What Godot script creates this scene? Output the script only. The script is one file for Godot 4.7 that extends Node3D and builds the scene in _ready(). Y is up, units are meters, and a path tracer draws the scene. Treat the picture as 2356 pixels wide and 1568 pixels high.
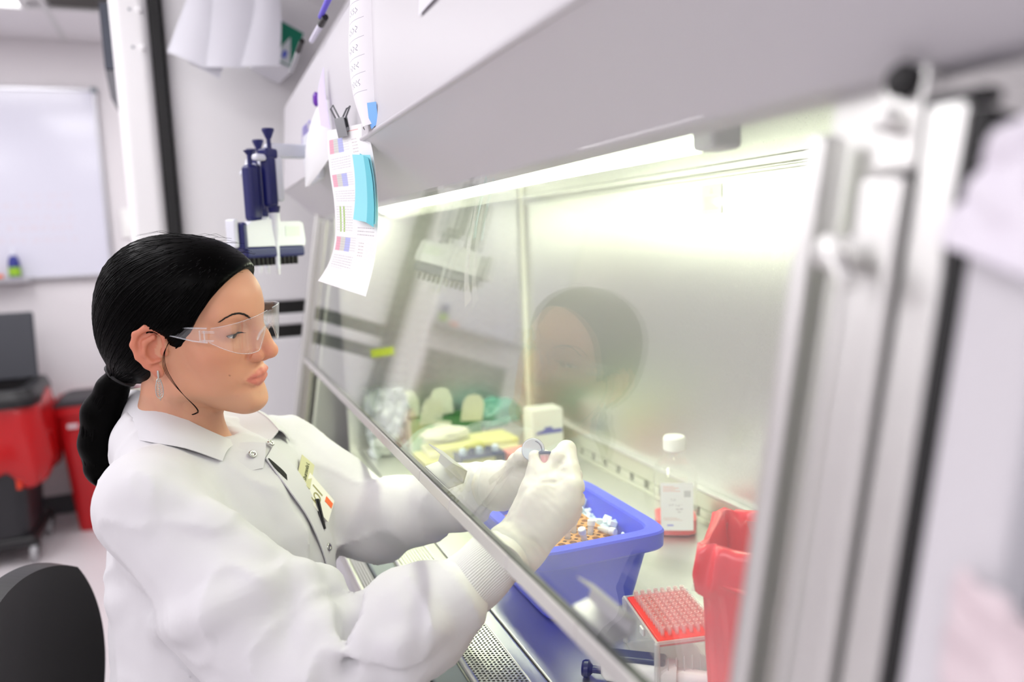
extends Node3D
# A biosafety cabinet in a laboratory and the woman who works at it. Units are metres, y up;
# the cabinet runs along z (far end at negative z) and opens towards negative x, where she sits.

func _ready() -> void:
	rng.seed = 7
	# ---- camera
	var eye := Camera3D.new()
	eye.name = "camera"
	add_child(eye)
	var lens := CameraAttributesPhysical.new()
	lens.frustum_focal_length = 28.04
	lens.frustum_focus_distance = 1.04
	lens.exposure_aperture = 2.2
	eye.attributes = lens
	eye.fov = 46.337
	eye.near = 0.02
	eye.far = 60.0
	eye.position = Vector3(0, 1.34, 0)
	eye.rotation_degrees = Vector3(-7.3998, -21.33, -2.2048)
	eye.current = true
	# ---- sky and exposure
	var env := Environment.new()
	env.background_mode = Environment.BG_COLOR
	env.background_color = Color(0.02, 0.02, 0.02)
	env.tonemap_mode = Environment.TONE_MAPPER_LINEAR
	env.tonemap_exposure = 1.3
	env.sdfgi_enabled = true
	env.ssao_enabled = true
	env.ssil_enabled = true
	var we := WorldEnvironment.new()
	we.name = "environment"
	we.environment = env
	add_child(we)
	# ---- large area lights: one panel by the whiteboard, the others added unseen for light
	for p in [[-0.87, -3.43, 0.75, "near the whiteboard wall"], [-0.72, -1.75, 0.95, "added out of view above the woman"], [-2.3, -3.4, 0.75, "added out of view in the corner beyond the wheeled bin"], [-2.0, -1.2, 1.1, "added out of view beside the left wall"], [-0.87, 0.9, 1.2, "added out of view behind the camera"], [-2.0, 0.8, 1.1, "added out of view in the front left corner"], [0.6, 1.3, 1.2, "added out of view in the front right corner"], [0.45, -3.6, 0.75, "added out of view behind the tall white cabinet"]]:
		ceiling_panel(p[0], p[1], p[2], p[3])
	materials()
	setting()
	cabinet()
	office_chair()
	person()
	objects()

# ---------------------------------------------------------------- helpers: names and nodes
var taken := {}
var rng := RandomNumberGenerator.new()
var M := {}

func numbered(called: String) -> String:
	if not taken.has(called):
		taken[called] = 0
		return called
	taken[called] += 1
	return "%s_%03d" % [called, taken[called]]

func thing(called: String, label: String, category: String, at := Vector3.ZERO, group := "") -> Node3D:
	var o := Node3D.new()
	o.name = numbered(called)
	add_child(o)
	o.position = at
	o.set_meta("label", label)
	o.set_meta("category", category)
	if group != "":
		o.set_meta("group", group)
	return o

func single(called: String, label: String, category: String, mesh: Mesh, m: Material, xf := Transform3D(), group := "") -> MeshInstance3D:
	var o := MeshInstance3D.new()
	o.name = numbered(called)
	o.mesh = mesh
	o.material_override = m
	add_child(o)
	o.transform = xf
	o.set_meta("label", label)
	o.set_meta("category", category)
	if group != "":
		o.set_meta("group", group)
	return o

func part(parent: Node, called: String, mesh: Mesh, m: Material, at := Vector3.ZERO, turn := Vector3.ZERO) -> MeshInstance3D:
	var o := MeshInstance3D.new()
	o.name = called
	o.mesh = mesh
	o.material_override = m
	parent.add_child(o, true)
	o.position = at
	o.rotation_degrees = turn
	return o

func struct(called: String, mesh: Mesh, m: Material, at := Vector3.ZERO, turn := Vector3.ZERO) -> MeshInstance3D:
	var o := part(self, called, mesh, m, at, turn)
	o.set_meta("kind", "structure")
	return o

func copy_thing(o: Node3D, called: String, xf: Transform3D, label := "") -> Node3D:
	var c: Node3D = o.duplicate()
	c.name = numbered(called)
	add_child(c)
	c.transform = xf
	if label != "":
		c.set_meta("label", label)
	return c

# ---------------------------------------------------------------- helpers: materials
func mat(c: Color, rough := 0.5, metal := 0.0) -> StandardMaterial3D:
	var m := StandardMaterial3D.new()
	m.albedo_color = c
	m.roughness = rough
	m.metallic = metal
	return m

func glassy(c: Color, alpha: float, rough := 0.05) -> StandardMaterial3D:
	var m := mat(Color(c.r, c.g, c.b, alpha), rough)
	m.transparency = BaseMaterial3D.TRANSPARENCY_ALPHA
	return m

func noise_tex(freq: float, w := 256, h := 256, seed_ := 1, ramp: Gradient = null, octaves := 3, kind := FastNoiseLite.TYPE_SIMPLEX_SMOOTH) -> NoiseTexture2D:
	var n := FastNoiseLite.new()
	n.noise_type = kind
	n.seed = seed_
	n.frequency = freq
	n.fractal_octaves = octaves
	var t := NoiseTexture2D.new()
	t.width = w
	t.height = h
	t.seamless = true
	t.noise = n
	if ramp:
		t.color_ramp = ramp
	return t

func ramp(a: Color, b: Color) -> Gradient:
	var g := Gradient.new()
	g.set_color(0, a)
	g.set_color(1, b)
	return g

func bump(m: StandardMaterial3D, tex: Texture2D, cm: float, scale: Vector3, world := false) -> StandardMaterial3D:
	m.heightmap_enabled = true
	m.heightmap_texture = tex
	m.heightmap_scale = cm
	m.uv1_triplanar = true
	m.uv1_world_triplanar = world
	m.uv1_scale = scale
	return m

func glow(c: Color, energy: float) -> StandardMaterial3D:
	var m := mat(Color(0.9, 0.9, 0.9), 0.6)
	m.emission_enabled = true
	m.emission = c
	m.emission_energy_multiplier = energy
	return m

# ---------------------------------------------------------------- helpers: shapes
func finish(st: SurfaceTool) -> ArrayMesh:
	return st.commit()

func begin() -> SurfaceTool:
	var st := SurfaceTool.new()
	st.begin(Mesh.PRIMITIVE_TRIANGLES)
	return st

# a quad a b c d, seen with a b c d running clockwise, flat normal
func quad(st: SurfaceTool, a: Vector3, b: Vector3, c: Vector3, d: Vector3, uv := false) -> void:
	var n := (c - a).cross(b - a)
	if n.length_squared() < 1e-18:
		n = (d - a).cross(c - a)
	n = n.normalized()
	var ps := [a, b, c, a, c, d]
	var us := [Vector2(0, 0), Vector2(1, 0), Vector2(1, 1), Vector2(0, 0), Vector2(1, 1), Vector2(0, 1)]
	for i in 6:
		st.set_normal(n)
		if uv:
			st.set_uv(us[i])
		st.add_vertex(ps[i])

# grid of points rows x cols -> smooth surface (index = r * cols + c); wind true flips it
func grid(st: SurfaceTool, pts: PackedVector3Array, rows: int, cols: int, flip := false, closed := false, uvs := PackedVector2Array()) -> void:
	var nrm := PackedVector3Array()
	nrm.resize(pts.size())
	var last := cols if closed else cols - 1
	for r in rows - 1:
		for c in last:
			var c1 := (c + 1) % cols
			var a := r * cols + c
			var b := r * cols + c1
			var d := (r + 1) * cols + c
			var e := (r + 1) * cols + c1
			var n1 := (pts[e] - pts[a]).cross(pts[b] - pts[a])
			var n2 := (pts[d] - pts[a]).cross(pts[e] - pts[a])
			if flip:
				n1 = -n1
				n2 = -n2
			nrm[a] += n1 + n2
			nrm[b] += n1
			nrm[d] += n2
			nrm[e] += n1 + n2
	for r in rows - 1:
		for c in last:
			var c1 := (c + 1) % cols
			var q := [r * cols + c, r * cols + c1, (r + 1) * cols + c1, (r + 1) * cols + c]
			var order := [0, 2, 1, 0, 3, 2] if flip else [0, 1, 2, 0, 2, 3]
			for k in order:
				var i: int = q[k]
				st.set_normal(nrm[i].normalized())
				if uvs.size():
					st.set_uv(uvs[i])
				st.add_vertex(pts[i])

# box with rounded edges, centre at o
func rbox_into(st: SurfaceTool, size: Vector3, r := 0.004, o := Vector3.ZERO, steps := 2, b := Basis.IDENTITY) -> void:
	var h := size / 2.0
	r = minf(r, minf(h.x, minf(h.y, h.z)) * 0.98)
	var inner := h - Vector3(r, r, r)
	for axis in 3:
		for side in [-1.0, 1.0]:
			var u := (axis + 1) % 3
			var v := (axis + 2) % 3
			var lu := _stops(h[u], r, steps)
			var lv := _stops(h[v], r, steps)
			var n := lu.size()
			var mm := lv.size()
			var ps := PackedVector3Array()
			var ns := PackedVector3Array()
			for i in n:
				for j in mm:
					var p := Vector3.ZERO
					p[axis] = h[axis] * side
					p[u] = lu[i]
					p[v] = lv[j]
					var q := Vector3(clampf(p.x, -inner.x, inner.x), clampf(p.y, -inner.y, inner.y), clampf(p.z, -inner.z, inner.z))
					var nn := (p - q).normalized()
					ps.append(b * (q + nn * r) + o)
					ns.append(b * nn)
			for i in n - 1:
				for j in mm - 1:
					var q4 := [i * mm + j, (i + 1) * mm + j, (i + 1) * mm + j + 1, i * mm + j + 1]
					for k in ([0, 2, 1, 0, 3, 2] if side > 0 else [0, 1, 2, 0, 2, 3]):
						st.set_normal(ns[q4[k]])
						st.add_vertex(ps[q4[k]])

func _stops(h: float, r: float, steps: int) -> PackedFloat32Array:
	var out := PackedFloat32Array()
	for i in steps + 1:
		out.append(-h + r * (1.0 - cos(PI / 2.0 * i / steps)) if steps > 1 else -h + r * i)
	for i in steps + 1:
		out.append(h - r * (1.0 - cos(PI / 2.0 * (steps - i) / steps)) if steps > 1 else h - r * (1 - i))
	return out

func rbox(size: Vector3, r := 0.004, steps := 2) -> ArrayMesh:
	var st := begin()
	rbox_into(st, size, r, Vector3.ZERO, steps)
	return finish(st)

# lathe round y: profile of (radius, y) from bottom to top
func lathe_into(st: SurfaceTool, prof: Array, seg := 24, xf := Transform3D(), squash := Vector2.ONE, sharp := true) -> void:
	var chunks := []
	if sharp:
		for i in prof.size() - 1:
			chunks.append([prof[i], prof[i + 1]])
	else:
		chunks.append(prof)
	for ch in chunks:
		var pts := PackedVector3Array()
		for q in ch:
			for s in seg:
				var a: float = TAU * s / seg
				pts.append(xf * Vector3(q[0] * cos(a) * squash.x, q[1], q[0] * sin(a) * squash.y))
		grid(st, pts, ch.size(), seg, false, true)

func lathe(prof: Array, seg := 24, sharp := true) -> ArrayMesh:
	var st := begin()
	lathe_into(st, prof, seg, Transform3D(), Vector2.ONE, sharp)
	return finish(st)

# tube along points with radius per point
func tube_into(st: SurfaceTool, pts: Array, rad: Array, seg := 8, cap := true) -> void:
	var n := pts.size()
	var out := PackedVector3Array()
	var side := Vector3.ZERO
	for i in n:
		var t: Vector3 = (pts[mini(i + 1, n - 1)] - pts[maxi(i - 1, 0)]).normalized()
		if side == Vector3.ZERO:
			side = t.cross(Vector3.UP if absf(t.y) < 0.9 else Vector3.RIGHT).normalized()
		side = (side - t * side.dot(t)).normalized()
		var up := t.cross(side)
		var r: float = rad[mini(i, rad.size() - 1)]
		for s in seg:
			var a := TAU * s / seg
			out.append(pts[i] + (side * cos(a) + up * sin(a)) * r)
	grid(st, out, n, seg, true, true)
	if cap:
		for e in [0, n - 1]:
			var nn: Vector3 = (pts[e] - pts[1 if e == 0 else n - 2]).normalized()
			for s in range(1, seg - 1):
				var tri := [out[e * seg], out[e * seg + s], out[e * seg + s + 1]]
				if e != 0:
					tri.reverse()
				for p in tri:
					st.set_normal(nn)
					st.add_vertex(p)

func tube(pts: Array, rad: Array, seg := 8) -> ArrayMesh:
	var st := begin()
	tube_into(st, pts, rad, seg)
	return finish(st)

# prism: polygon (xy, counter-clockwise) pushed along z from 0 to depth
func prism_into(st: SurfaceTool, poly: PackedVector2Array, depth: float, xf := Transform3D()) -> void:
	if Geometry2D.is_polygon_clockwise(poly):
		poly = poly.duplicate()
		poly.reverse()
	var idx := Geometry2D.triangulate_polygon(poly)
	var nz := xf.basis.z.normalized()
	for k in range(0, idx.size(), 3):
		var t := [poly[idx[k]], poly[idx[k + 1]], poly[idx[k + 2]]]
		if (t[1] - t[0]).cross(t[2] - t[0]) > 0:
			t.reverse()
		for p in t:
			st.set_normal(nz)
			st.add_vertex(xf * Vector3(p.x, p.y, depth))
		t.reverse()
		for p in t:
			st.set_normal(-nz)
			st.add_vertex(xf * Vector3(p.x, p.y, 0))
	for i in poly.size():
		var a := poly[i]
		var b := poly[(i + 1) % poly.size()]
		quad(st, xf * Vector3(a.x, a.y, 0), xf * Vector3(a.x, a.y, depth), xf * Vector3(b.x, b.y, depth), xf * Vector3(b.x, b.y, 0))

func prism(poly: PackedVector2Array, depth: float, xf := Transform3D()) -> ArrayMesh:
	var st := begin()
	prism_into(st, poly, depth, xf)
	return finish(st)

func poly(a: Array) -> PackedVector2Array:
	var out := PackedVector2Array()
	for p in a:
		out.append(Vector2(p[0], p[1]))
	return out

# curved sheet with thickness: fn(u, v) -> Vector3, u and v in 0..1
func sheet_into(st: SurfaceTool, fn: Callable, nu: int, nv: int, thick: float) -> void:
	var a := PackedVector3Array()
	var uvs := PackedVector2Array()
	for i in nu + 1:
		for j in nv + 1:
			a.append(fn.call(float(i) / nu, float(j) / nv))
			uvs.append(Vector2(float(i) / nu, float(j) / nv))
	var b := PackedVector3Array()
	var cols := nv + 1
	for i in nu + 1:
		for j in cols:
			var du := a[mini(i + 1, nu) * cols + j] - a[maxi(i - 1, 0) * cols + j]
			var dv := a[i * cols + mini(j + 1, nv)] - a[i * cols + maxi(j - 1, 0)]
			b.append(a[i * cols + j] - dv.cross(du).normalized() * thick)
	grid(st, a, nu + 1, cols, true, false, uvs)
	grid(st, b, nu + 1, cols, false, false, uvs)
	for i in nu:
		for j in [0, nv]:
			var p := i * cols + int(j)
			var q := (i + 1) * cols + int(j)
			if j == 0:
				quad(st, a[q], a[p], b[p], b[q])
			else:
				quad(st, a[p], a[q], b[q], b[p])
	for j in nv:
		for i in [0, nu]:
			var p: int = i * cols + j
			var q: int = i * cols + j + 1
			if i == 0:
				quad(st, a[p], a[q], b[q], b[p])
			else:
				quad(st, a[q], a[p], b[p], b[q])

func sheet(fn: Callable, nu: int, nv: int, thick: float) -> ArrayMesh:
	var st := begin()
	sheet_into(st, fn, nu, nv, thick)
	return finish(st)

# flat lettering or print is drawn into pictures
func blank(w: int, h: int, c: Color) -> Image:
	var im := Image.create(w, h, false, Image.FORMAT_RGBA8)
	im.fill(c)
	return im

func picture(im: Image, rough := 0.7) -> StandardMaterial3D:
	var m := mat(Color.WHITE, rough)
	m.albedo_texture = ImageTexture.create_from_image(im)
	return m

func words(text: String, size: float, depth := 0.0004) -> TextMesh:
	var t := TextMesh.new()
	var f := SystemFont.new()
	f.font_names = PackedStringArray(["Droid Sans"])
	t.font = f
	t.text = text
	t.font_size = 24
	t.pixel_size = size / 24.0
	t.depth = depth
	t.curve_step = 2.0
	return t

# ---------------------------------------------------------------- helpers: rounded forms joined smoothly (distance field, meshed as surface nets)
class Field:
	var kind := PackedInt32Array()   # 0 tapered capsule, 1 ellipsoid
	var op := PackedInt32Array()     # 0 join, 1 cut
	var a := PackedVector3Array()
	var b := PackedVector3Array()
	var r1 := PackedFloat32Array()
	var r2 := PackedFloat32Array()
	var k := PackedFloat32Array()
	var inv: Array[Transform3D] = []
	var mid := PackedVector3Array()
	var reach := PackedFloat32Array()
	var frame := Transform3D()
	var warp = null
	var warped := 0.0

	func cap(p: Vector3, q: Vector3, ra: float, rb: float, join := 0.02, cut := 0) -> void:
		p = frame * p
		q = frame * q
		kind.append(0); op.append(cut); a.append(p); b.append(q); r1.append(ra); r2.append(rb); k.append(join)
		inv.append(Transform3D()); mid.append((p + q) / 2.0); reach.append(p.distance_to(q) / 2.0 + maxf(ra, rb))

	# ellipsoid: centre, half axes, turned by basis
	func ell(c: Vector3, rad: Vector3, join := 0.02, cut := 0, turn := Basis.IDENTITY) -> void:
		var t := Transform3D(frame.basis * turn, frame * c)
		kind.append(1); op.append(cut); a.append(t.origin); b.append(rad); r1.append(0); r2.append(0); k.append(join)
		inv.append(t.affine_inverse()); mid.append(t.origin); reach.append(maxf(rad.x, maxf(rad.y, rad.z)))

	func one(i: int, p: Vector3) -> float:
		if kind[i] == 0:
			var ab := b[i] - a[i]
			var l := ab.length_squared()
			var t := clampf((p - a[i]).dot(ab) / l, 0.0, 1.0) if l > 1e-12 else 0.0
			return (p - a[i] - ab * t).length() - lerpf(r1[i], r2[i], t)
		var qr := (inv[i] * p) / b[i]
		var k1 := (qr / b[i]).length()
		return qr.length() * (qr.length() - 1.0) / k1 if k1 > 1e-9 else -minf(b[i].x, minf(b[i].y, b[i].z))

	func at(p: Vector3, list: PackedInt32Array) -> float:
		var d := 1e3
		for i in list:
			var e := 0.0
			if kind[i] == 0:
				var ab := b[i] - a[i]
				var ap := p - a[i]
				var l := ab.length_squared()
				var t := clampf(ap.dot(ab) / l, 0.0, 1.0) if l > 1e-12 else 0.0
				e = (ap - ab * t).length() - lerpf(r1[i], r2[i], t)
			else:
				var q := inv[i] * p
				var rad := b[i]
				var qr := q / rad
				var k0 := qr.length()
				var k1 := (qr / rad).length()
				e = k0 * (k0 - 1.0) / k1 if k1 > 1e-9 else -minf(rad.x, minf(rad.y, rad.z))
			var kk := k[i]
			if op[i] == 0:
				var h := maxf(kk - absf(d - e), 0.0)
				d = minf(d, e) - h * h / (4.0 * kk)
			else:
				var h2 := maxf(kk - absf(d + e), 0.0)
				d = maxf(d, -e) + h2 * h2 / (4.0 * kk)
		if warped > 0.0:
			d += warp.call(p)
		return d

	# mesh of the zero surface inside lo..hi with that cell; color(p) may give vertex colours
	func build(st: SurfaceTool, lo: Vector3, hi: Vector3, cell: float, color = null) -> void:
		var size := (hi - lo) / cell
		var B := 8
		var nb := Vector3i(ceili(size.x / B), ceili(size.y / B), ceili(size.z / B))
		var nx := nb.x * B + 1
		var ny := nb.y * B + 1
		var nz := nb.z * B + 1
		var val := PackedFloat32Array()
		val.resize(nx * ny * nz)
		val.fill(1e3)
		var active := []
		var half := cell * B * 0.5 * 1.7321
		var all := PackedInt32Array(range(kind.size()))
		for bz in nb.z:
			for by in nb.y:
				for bx in nb.x:
					var c := lo + Vector3(bx + 0.5, by + 0.5, bz + 0.5) * B * cell
					var near := PackedInt32Array()
					for i in all:
						if c.distance_to(mid[i]) < reach[i] + half + k[i] + 0.01:
							near.append(i)
					if near.is_empty():
						continue
					# keep only the forms that can matter inside this block
					var dist := PackedFloat32Array()
					var least := 1e3
					for i in near:
						var e := one(i, c)
						dist.append(e)
						if op[i] == 0:
							least = minf(least, e)
					if least > half * 2.0 + warped + 0.03:
						continue
					var keep := PackedInt32Array()
					for j in near.size():
						if dist[j] < maxf(least, 0.0) + 2.0 * half + k[near[j]] + 0.002:
							keep.append(near[j])
					near = keep
					if absf(at(c, near)) > half * 2.0 + warped + 0.004:
						if at(c, near) < 0:
							for z in B + 1:
								for y in B + 1:
									for x in B + 1:
										var i0 := ((bz * B + z) * ny + by * B + y) * nx + bx * B + x
										if val[i0] > 900.0:
											val[i0] = -1.0
						continue
					active.append(Vector3i(bx, by, bz))
					for z in B + 1:
						for y in B + 1:
							for x in B + 1:
								var i1 := ((bz * B + z) * ny + by * B + y) * nx + bx * B + x
								if absf(val[i1]) > 0.9:
									val[i1] = at(lo + Vector3(bx * B + x, by * B + y, bz * B + z) * cell, near)
		var ids := {}
		var pts := PackedVector3Array()
		var off := [0, 1, nx, nx + 1, nx * ny, nx * ny + 1, nx * ny + nx, nx * ny + nx + 1]
		var edges := [[0, 1], [2, 3], [4, 5], [6, 7], [0, 2], [1, 3], [4, 6], [5, 7], [0, 4], [1, 5], [2, 6], [3, 7]]
		var corner := []
		for i in 8:
			corner.append(Vector3(i & 1, (i >> 1) & 1, (i >> 2) & 1))
		var cells := PackedInt32Array()
		for blk: Vector3i in active:
			for z in B:
				for y in B:
					for x in B:
						var i0 := ((blk.z * B + z) * ny + blk.y * B + y) * nx + blk.x * B + x
						if absf(val[i0]) > cell * 3.2:
							continue
						var mask := 0
						for j in 8:
							if val[i0 + off[j]] < 0.0:
								mask |= 1 << j
						if mask == 0 or mask == 255:
							continue
						var sum := Vector3.ZERO
						var n := 0
						for e in edges:
							var va := val[i0 + off[e[0]]]
							var vb := val[i0 + off[e[1]]]
							if (va < 0.0) != (vb < 0.0):
								sum += (corner[e[0]] as Vector3).lerp(corner[e[1]], va / (va - vb))
								n += 1
						ids[i0] = pts.size()
						pts.append(lo + (Vector3(blk.x * B + x, blk.y * B + y, blk.z * B + z) + sum / n) * cell)
						cells.append(i0)
		var tris := PackedInt32Array()
		var step := [1, nx, nx * ny]
		for i0 in cells:
			for ax in 3:
				var i1: int = i0 + step[ax]
				if i1 >= val.size():
					continue
				var v0 := val[i0]
				var v1 := val[i1]
				if (v0 < 0.0) == (v1 < 0.0):
					continue
				var u: int = step[(ax + 1) % 3]
				var w: int = step[(ax + 2) % 3]
				if not (ids.has(i0 - u) and ids.has(i0 - w) and ids.has(i0 - u - w)):
					continue
				var q := [ids[i0], ids[i0 - u], ids[i0 - u - w], ids[i0 - w]]
				if v0 < 0.0:
					q.reverse()
				for j in [0, 1, 2, 0, 2, 3]:
					tris.append(q[j])
		var nrm := PackedVector3Array()
		nrm.resize(pts.size())
		for t in range(0, tris.size(), 3):
			var n := (pts[tris[t + 2]] - pts[tris[t]]).cross(pts[tris[t + 1]] - pts[tris[t]])
			for j in 3:
				nrm[tris[t + j]] += n
		var tint: bool = color != null
		var cols := PackedColorArray()
		if tint:
			for p in pts:
				cols.append(color.call(p))
		for j in tris:
			st.set_normal(nrm[j].normalized())
			if tint:
				st.set_color(cols[j])
			st.add_vertex(pts[j])

# ---------------------------------------------------------------- light panels
const PANEL_ENERGY := 0.95
const PANEL_COLOR := Color(1.0, 0.992, 1.0)

func ceiling_panel(x: float, z: float, strength: float, where: String) -> void:
	var o := thing("ceiling_light", "recessed white ceiling light panel " + where, "light", Vector3(x, 2.385, z), "ceiling light panels")
	var fr := begin()
	for s in [-1.0, 1.0]:
		rbox_into(fr, Vector3(0.60, 0.024, 0.024), 0.003, Vector3(0, 0, s * 0.59), 1)
		rbox_into(fr, Vector3(0.024, 0.024, 1.156), 0.003, Vector3(s * 0.288, 0, 0), 1)
	part(o, "frame", finish(fr), mat(Color(0.9, 0.9, 0.9), 0.5))
	part(o, "diffuser", rbox(Vector3(0.55, 0.01, 1.15), 0.002, 1), glow(PANEL_COLOR, 2.2), Vector3(0, 0.004, 0))
	var l := AreaLight3D.new()
	l.name = "panel_glow"
	l.area_size = Vector2(0.55, 1.15)
	l.light_color = PANEL_COLOR
	l.light_energy = PANEL_ENERGY * strength
	l.area_range = 12.0
	l.shadow_enabled = true
	o.add_child(l)
	l.position = Vector3(0, -0.018, 0)
	l.rotation_degrees = Vector3(-90, 0, 0)

# ---------------------------------------------------------------- shared materials
func materials() -> void:
	M.wall = bump(mat(Color(0.87, 0.855, 0.865), 0.75), noise_tex(0.05, 256, 256, 3), 0.02, Vector3(2, 2, 2), true)
	M.floor = mat(Color(0.84, 0.82, 0.83), 0.35)
	M.floor.albedo_texture = noise_tex(0.12, 512, 512, 5, ramp(Color(0.92, 0.92, 0.92), Color(1, 1, 1)), 4)
	M.floor.uv1_triplanar = true
	M.floor.uv1_scale = Vector3(0.9, 0.9, 0.9)
	M.ceiling = bump(mat(Color(0.92, 0.91, 0.92), 0.9), noise_tex(0.2, 256, 256, 8), 0.05, Vector3(3, 3, 3), true)
	M.enamel = mat(Color(0.80, 0.79, 0.81), 0.38)
	M.white_plastic = mat(Color(0.88, 0.88, 0.9), 0.35)
	M.black_rubber = mat(Color(0.03, 0.03, 0.035), 0.55)
	M.black_plastic = mat(Color(0.06, 0.06, 0.07), 0.4)
	M.navy = mat(Color(0.07, 0.09, 0.36), 0.35)
	M.paper = mat(Color(0.93, 0.93, 0.94), 0.75)
	M.paper.backlight_enabled = true
	M.paper.backlight = Color(0.25, 0.25, 0.25)
	# brushed stainless steel: fine streaks along z, slightly uneven gloss
	M.steel = mat(Color(0.86, 0.86, 0.85), 0.38, 1.0)
	M.steel.roughness_texture = noise_tex(0.03, 512, 512, 21, ramp(Color(0.75, 0.75, 0.75), Color(1, 1, 1)), 4)
	bump(M.steel, noise_tex(0.25, 512, 512, 22, null, 2), 0.004, Vector3(40, 40, 2), true)
	M.steel_up = mat(Color(0.86, 0.86, 0.85), 0.35, 1.0)
	M.steel_up.roughness_texture = noise_tex(0.02, 512, 512, 23, ramp(Color(0.7, 0.7, 0.7), Color(1, 1, 1)), 4)
	bump(M.steel_up, noise_tex(0.25, 512, 512, 24, null, 2), 0.004, Vector3(2, 40, 40), true)
	M.worktop = mat(Color(0.86, 0.86, 0.85), 0.48, 1.0)
	M.worktop.roughness_texture = noise_tex(0.04, 512, 512, 31, ramp(Color(0.8, 0.8, 0.8), Color(1, 1, 1)), 4)
	bump(M.worktop, noise_tex(0.3, 512, 512, 32, null, 2), 0.003, Vector3(40, 40, 3), true)
	M.dark_steel = mat(Color(0.86, 0.86, 0.85), 0.42, 1.0)
	M.pit = mat(Color(0.86, 0.86, 0.85), 0.5, 1.0)
	M.grey_paint = mat(Color(0.50, 0.53, 0.56), 0.45)
	M.glass = glassy(Color(0.9, 1.0, 0.95), 0.02, 0.0)
	M.red_plastic = mat(Color(0.72, 0.07, 0.10), 0.4)

# world-placed part: mesh in world coordinates, parent standing somewhere
func wpart(parent: Node3D, called: String, mesh: Mesh, m: Material, shift := Vector3.ZERO) -> MeshInstance3D:
	var o := part(parent, called, mesh, m)
	var base := parent.position
	var up := parent.get_parent()
	if up is Node3D and up != self:
		base += up.position
	o.position = shift - base
	return o

func wbox(lo: Vector3, hi: Vector3, r := 0.003, steps := 1) -> ArrayMesh:
	var st := begin()
	rbox_into(st, hi - lo, r, (lo + hi) / 2.0, steps)
	return finish(st)

# ---------------------------------------------------------------- the room
func setting() -> void:
	struct("floor", wbox(Vector3(-3.4, -0.1, -4.8), Vector3(2.1, 0.0, 2.4), 0.001), M.floor)
	var c := struct("ceiling", wbox(Vector3(-3.4, 2.41, -4.8), Vector3(2.1, 2.5, 2.4), 0.001), M.ceiling)
	struct("wall_back", wbox(Vector3(-3.4, 0, -4.8), Vector3(2.1, 2.42, -4.62), 0.001), M.wall)
	struct("wall_right", wbox(Vector3(1.5, 0, -4.7), Vector3(1.6, 2.42, 2.4), 0.001), M.wall)
	struct("wall_left", wbox(Vector3(-3.4, 0, -4.7), Vector3(-3.2, 2.42, 2.4), 0.001), M.wall)
	struct("wall_front", wbox(Vector3(-3.4, 0, 2.2), Vector3(2.1, 2.42, 2.4), 0.001), M.wall)
	struct("baseboard_back", wbox(Vector3(-3.2, 0, -4.62), Vector3(1.5, 0.1, -4.605), 0.003), mat(Color(0.25, 0.25, 0.27), 0.5))
	# the lay-in ceiling: tiles that hang in a grid of bars, as far as it is in view
	var tile := rbox(Vector3(0.585, 0.018, 0.565), 0.004, 1)
	var bar_z := rbox(Vector3(0.024, 0.008, 2.4), 0.001, 1)
	var bar_x := rbox(Vector3(0.60, 0.007, 0.024), 0.001, 1)
	var bar_m := mat(Color(0.86, 0.86, 0.86), 0.5)
	for i in range(-3, 2):
		var x := -0.51 + 0.6 * i
		part(c, "grid_bar", bar_z, bar_m, Vector3(x, 2.39, -3.42))
		for j in 4:
			var z := -4.33 + 0.585 * j
			part(c, "grid_bar", bar_x, bar_m, Vector3(x + 0.3, 2.388, z + 0.2925))
			if absf(x + 0.3 + 0.87) < 0.3 and j > 0 and j < 3:
				continue
			if i == 0 and j == 1:
				air_vent(c, Vector3(x + 0.3, 2.398, z))
				continue
			part(c, "ceiling_tile", tile, M.ceiling, Vector3(x + 0.3, 2.399, z))
	whiteboard()
	wall_devices()
	bins()
	tall_cabinet()

func air_vent(c: Node3D, at: Vector3) -> void:
	var slat := rbox(Vector3(0.55, 0.004, 0.03), 0.001, 1)
	for k in 13:
		part(c, "vent_slat", slat, mat(Color(0.5, 0.49, 0.48), 0.5) if k == 0 else c.get_child(c.get_child_count() - 1).material_override, at + Vector3(0, 0, -0.26 + 0.043 * k), Vector3(35, 0, 0))

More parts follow.
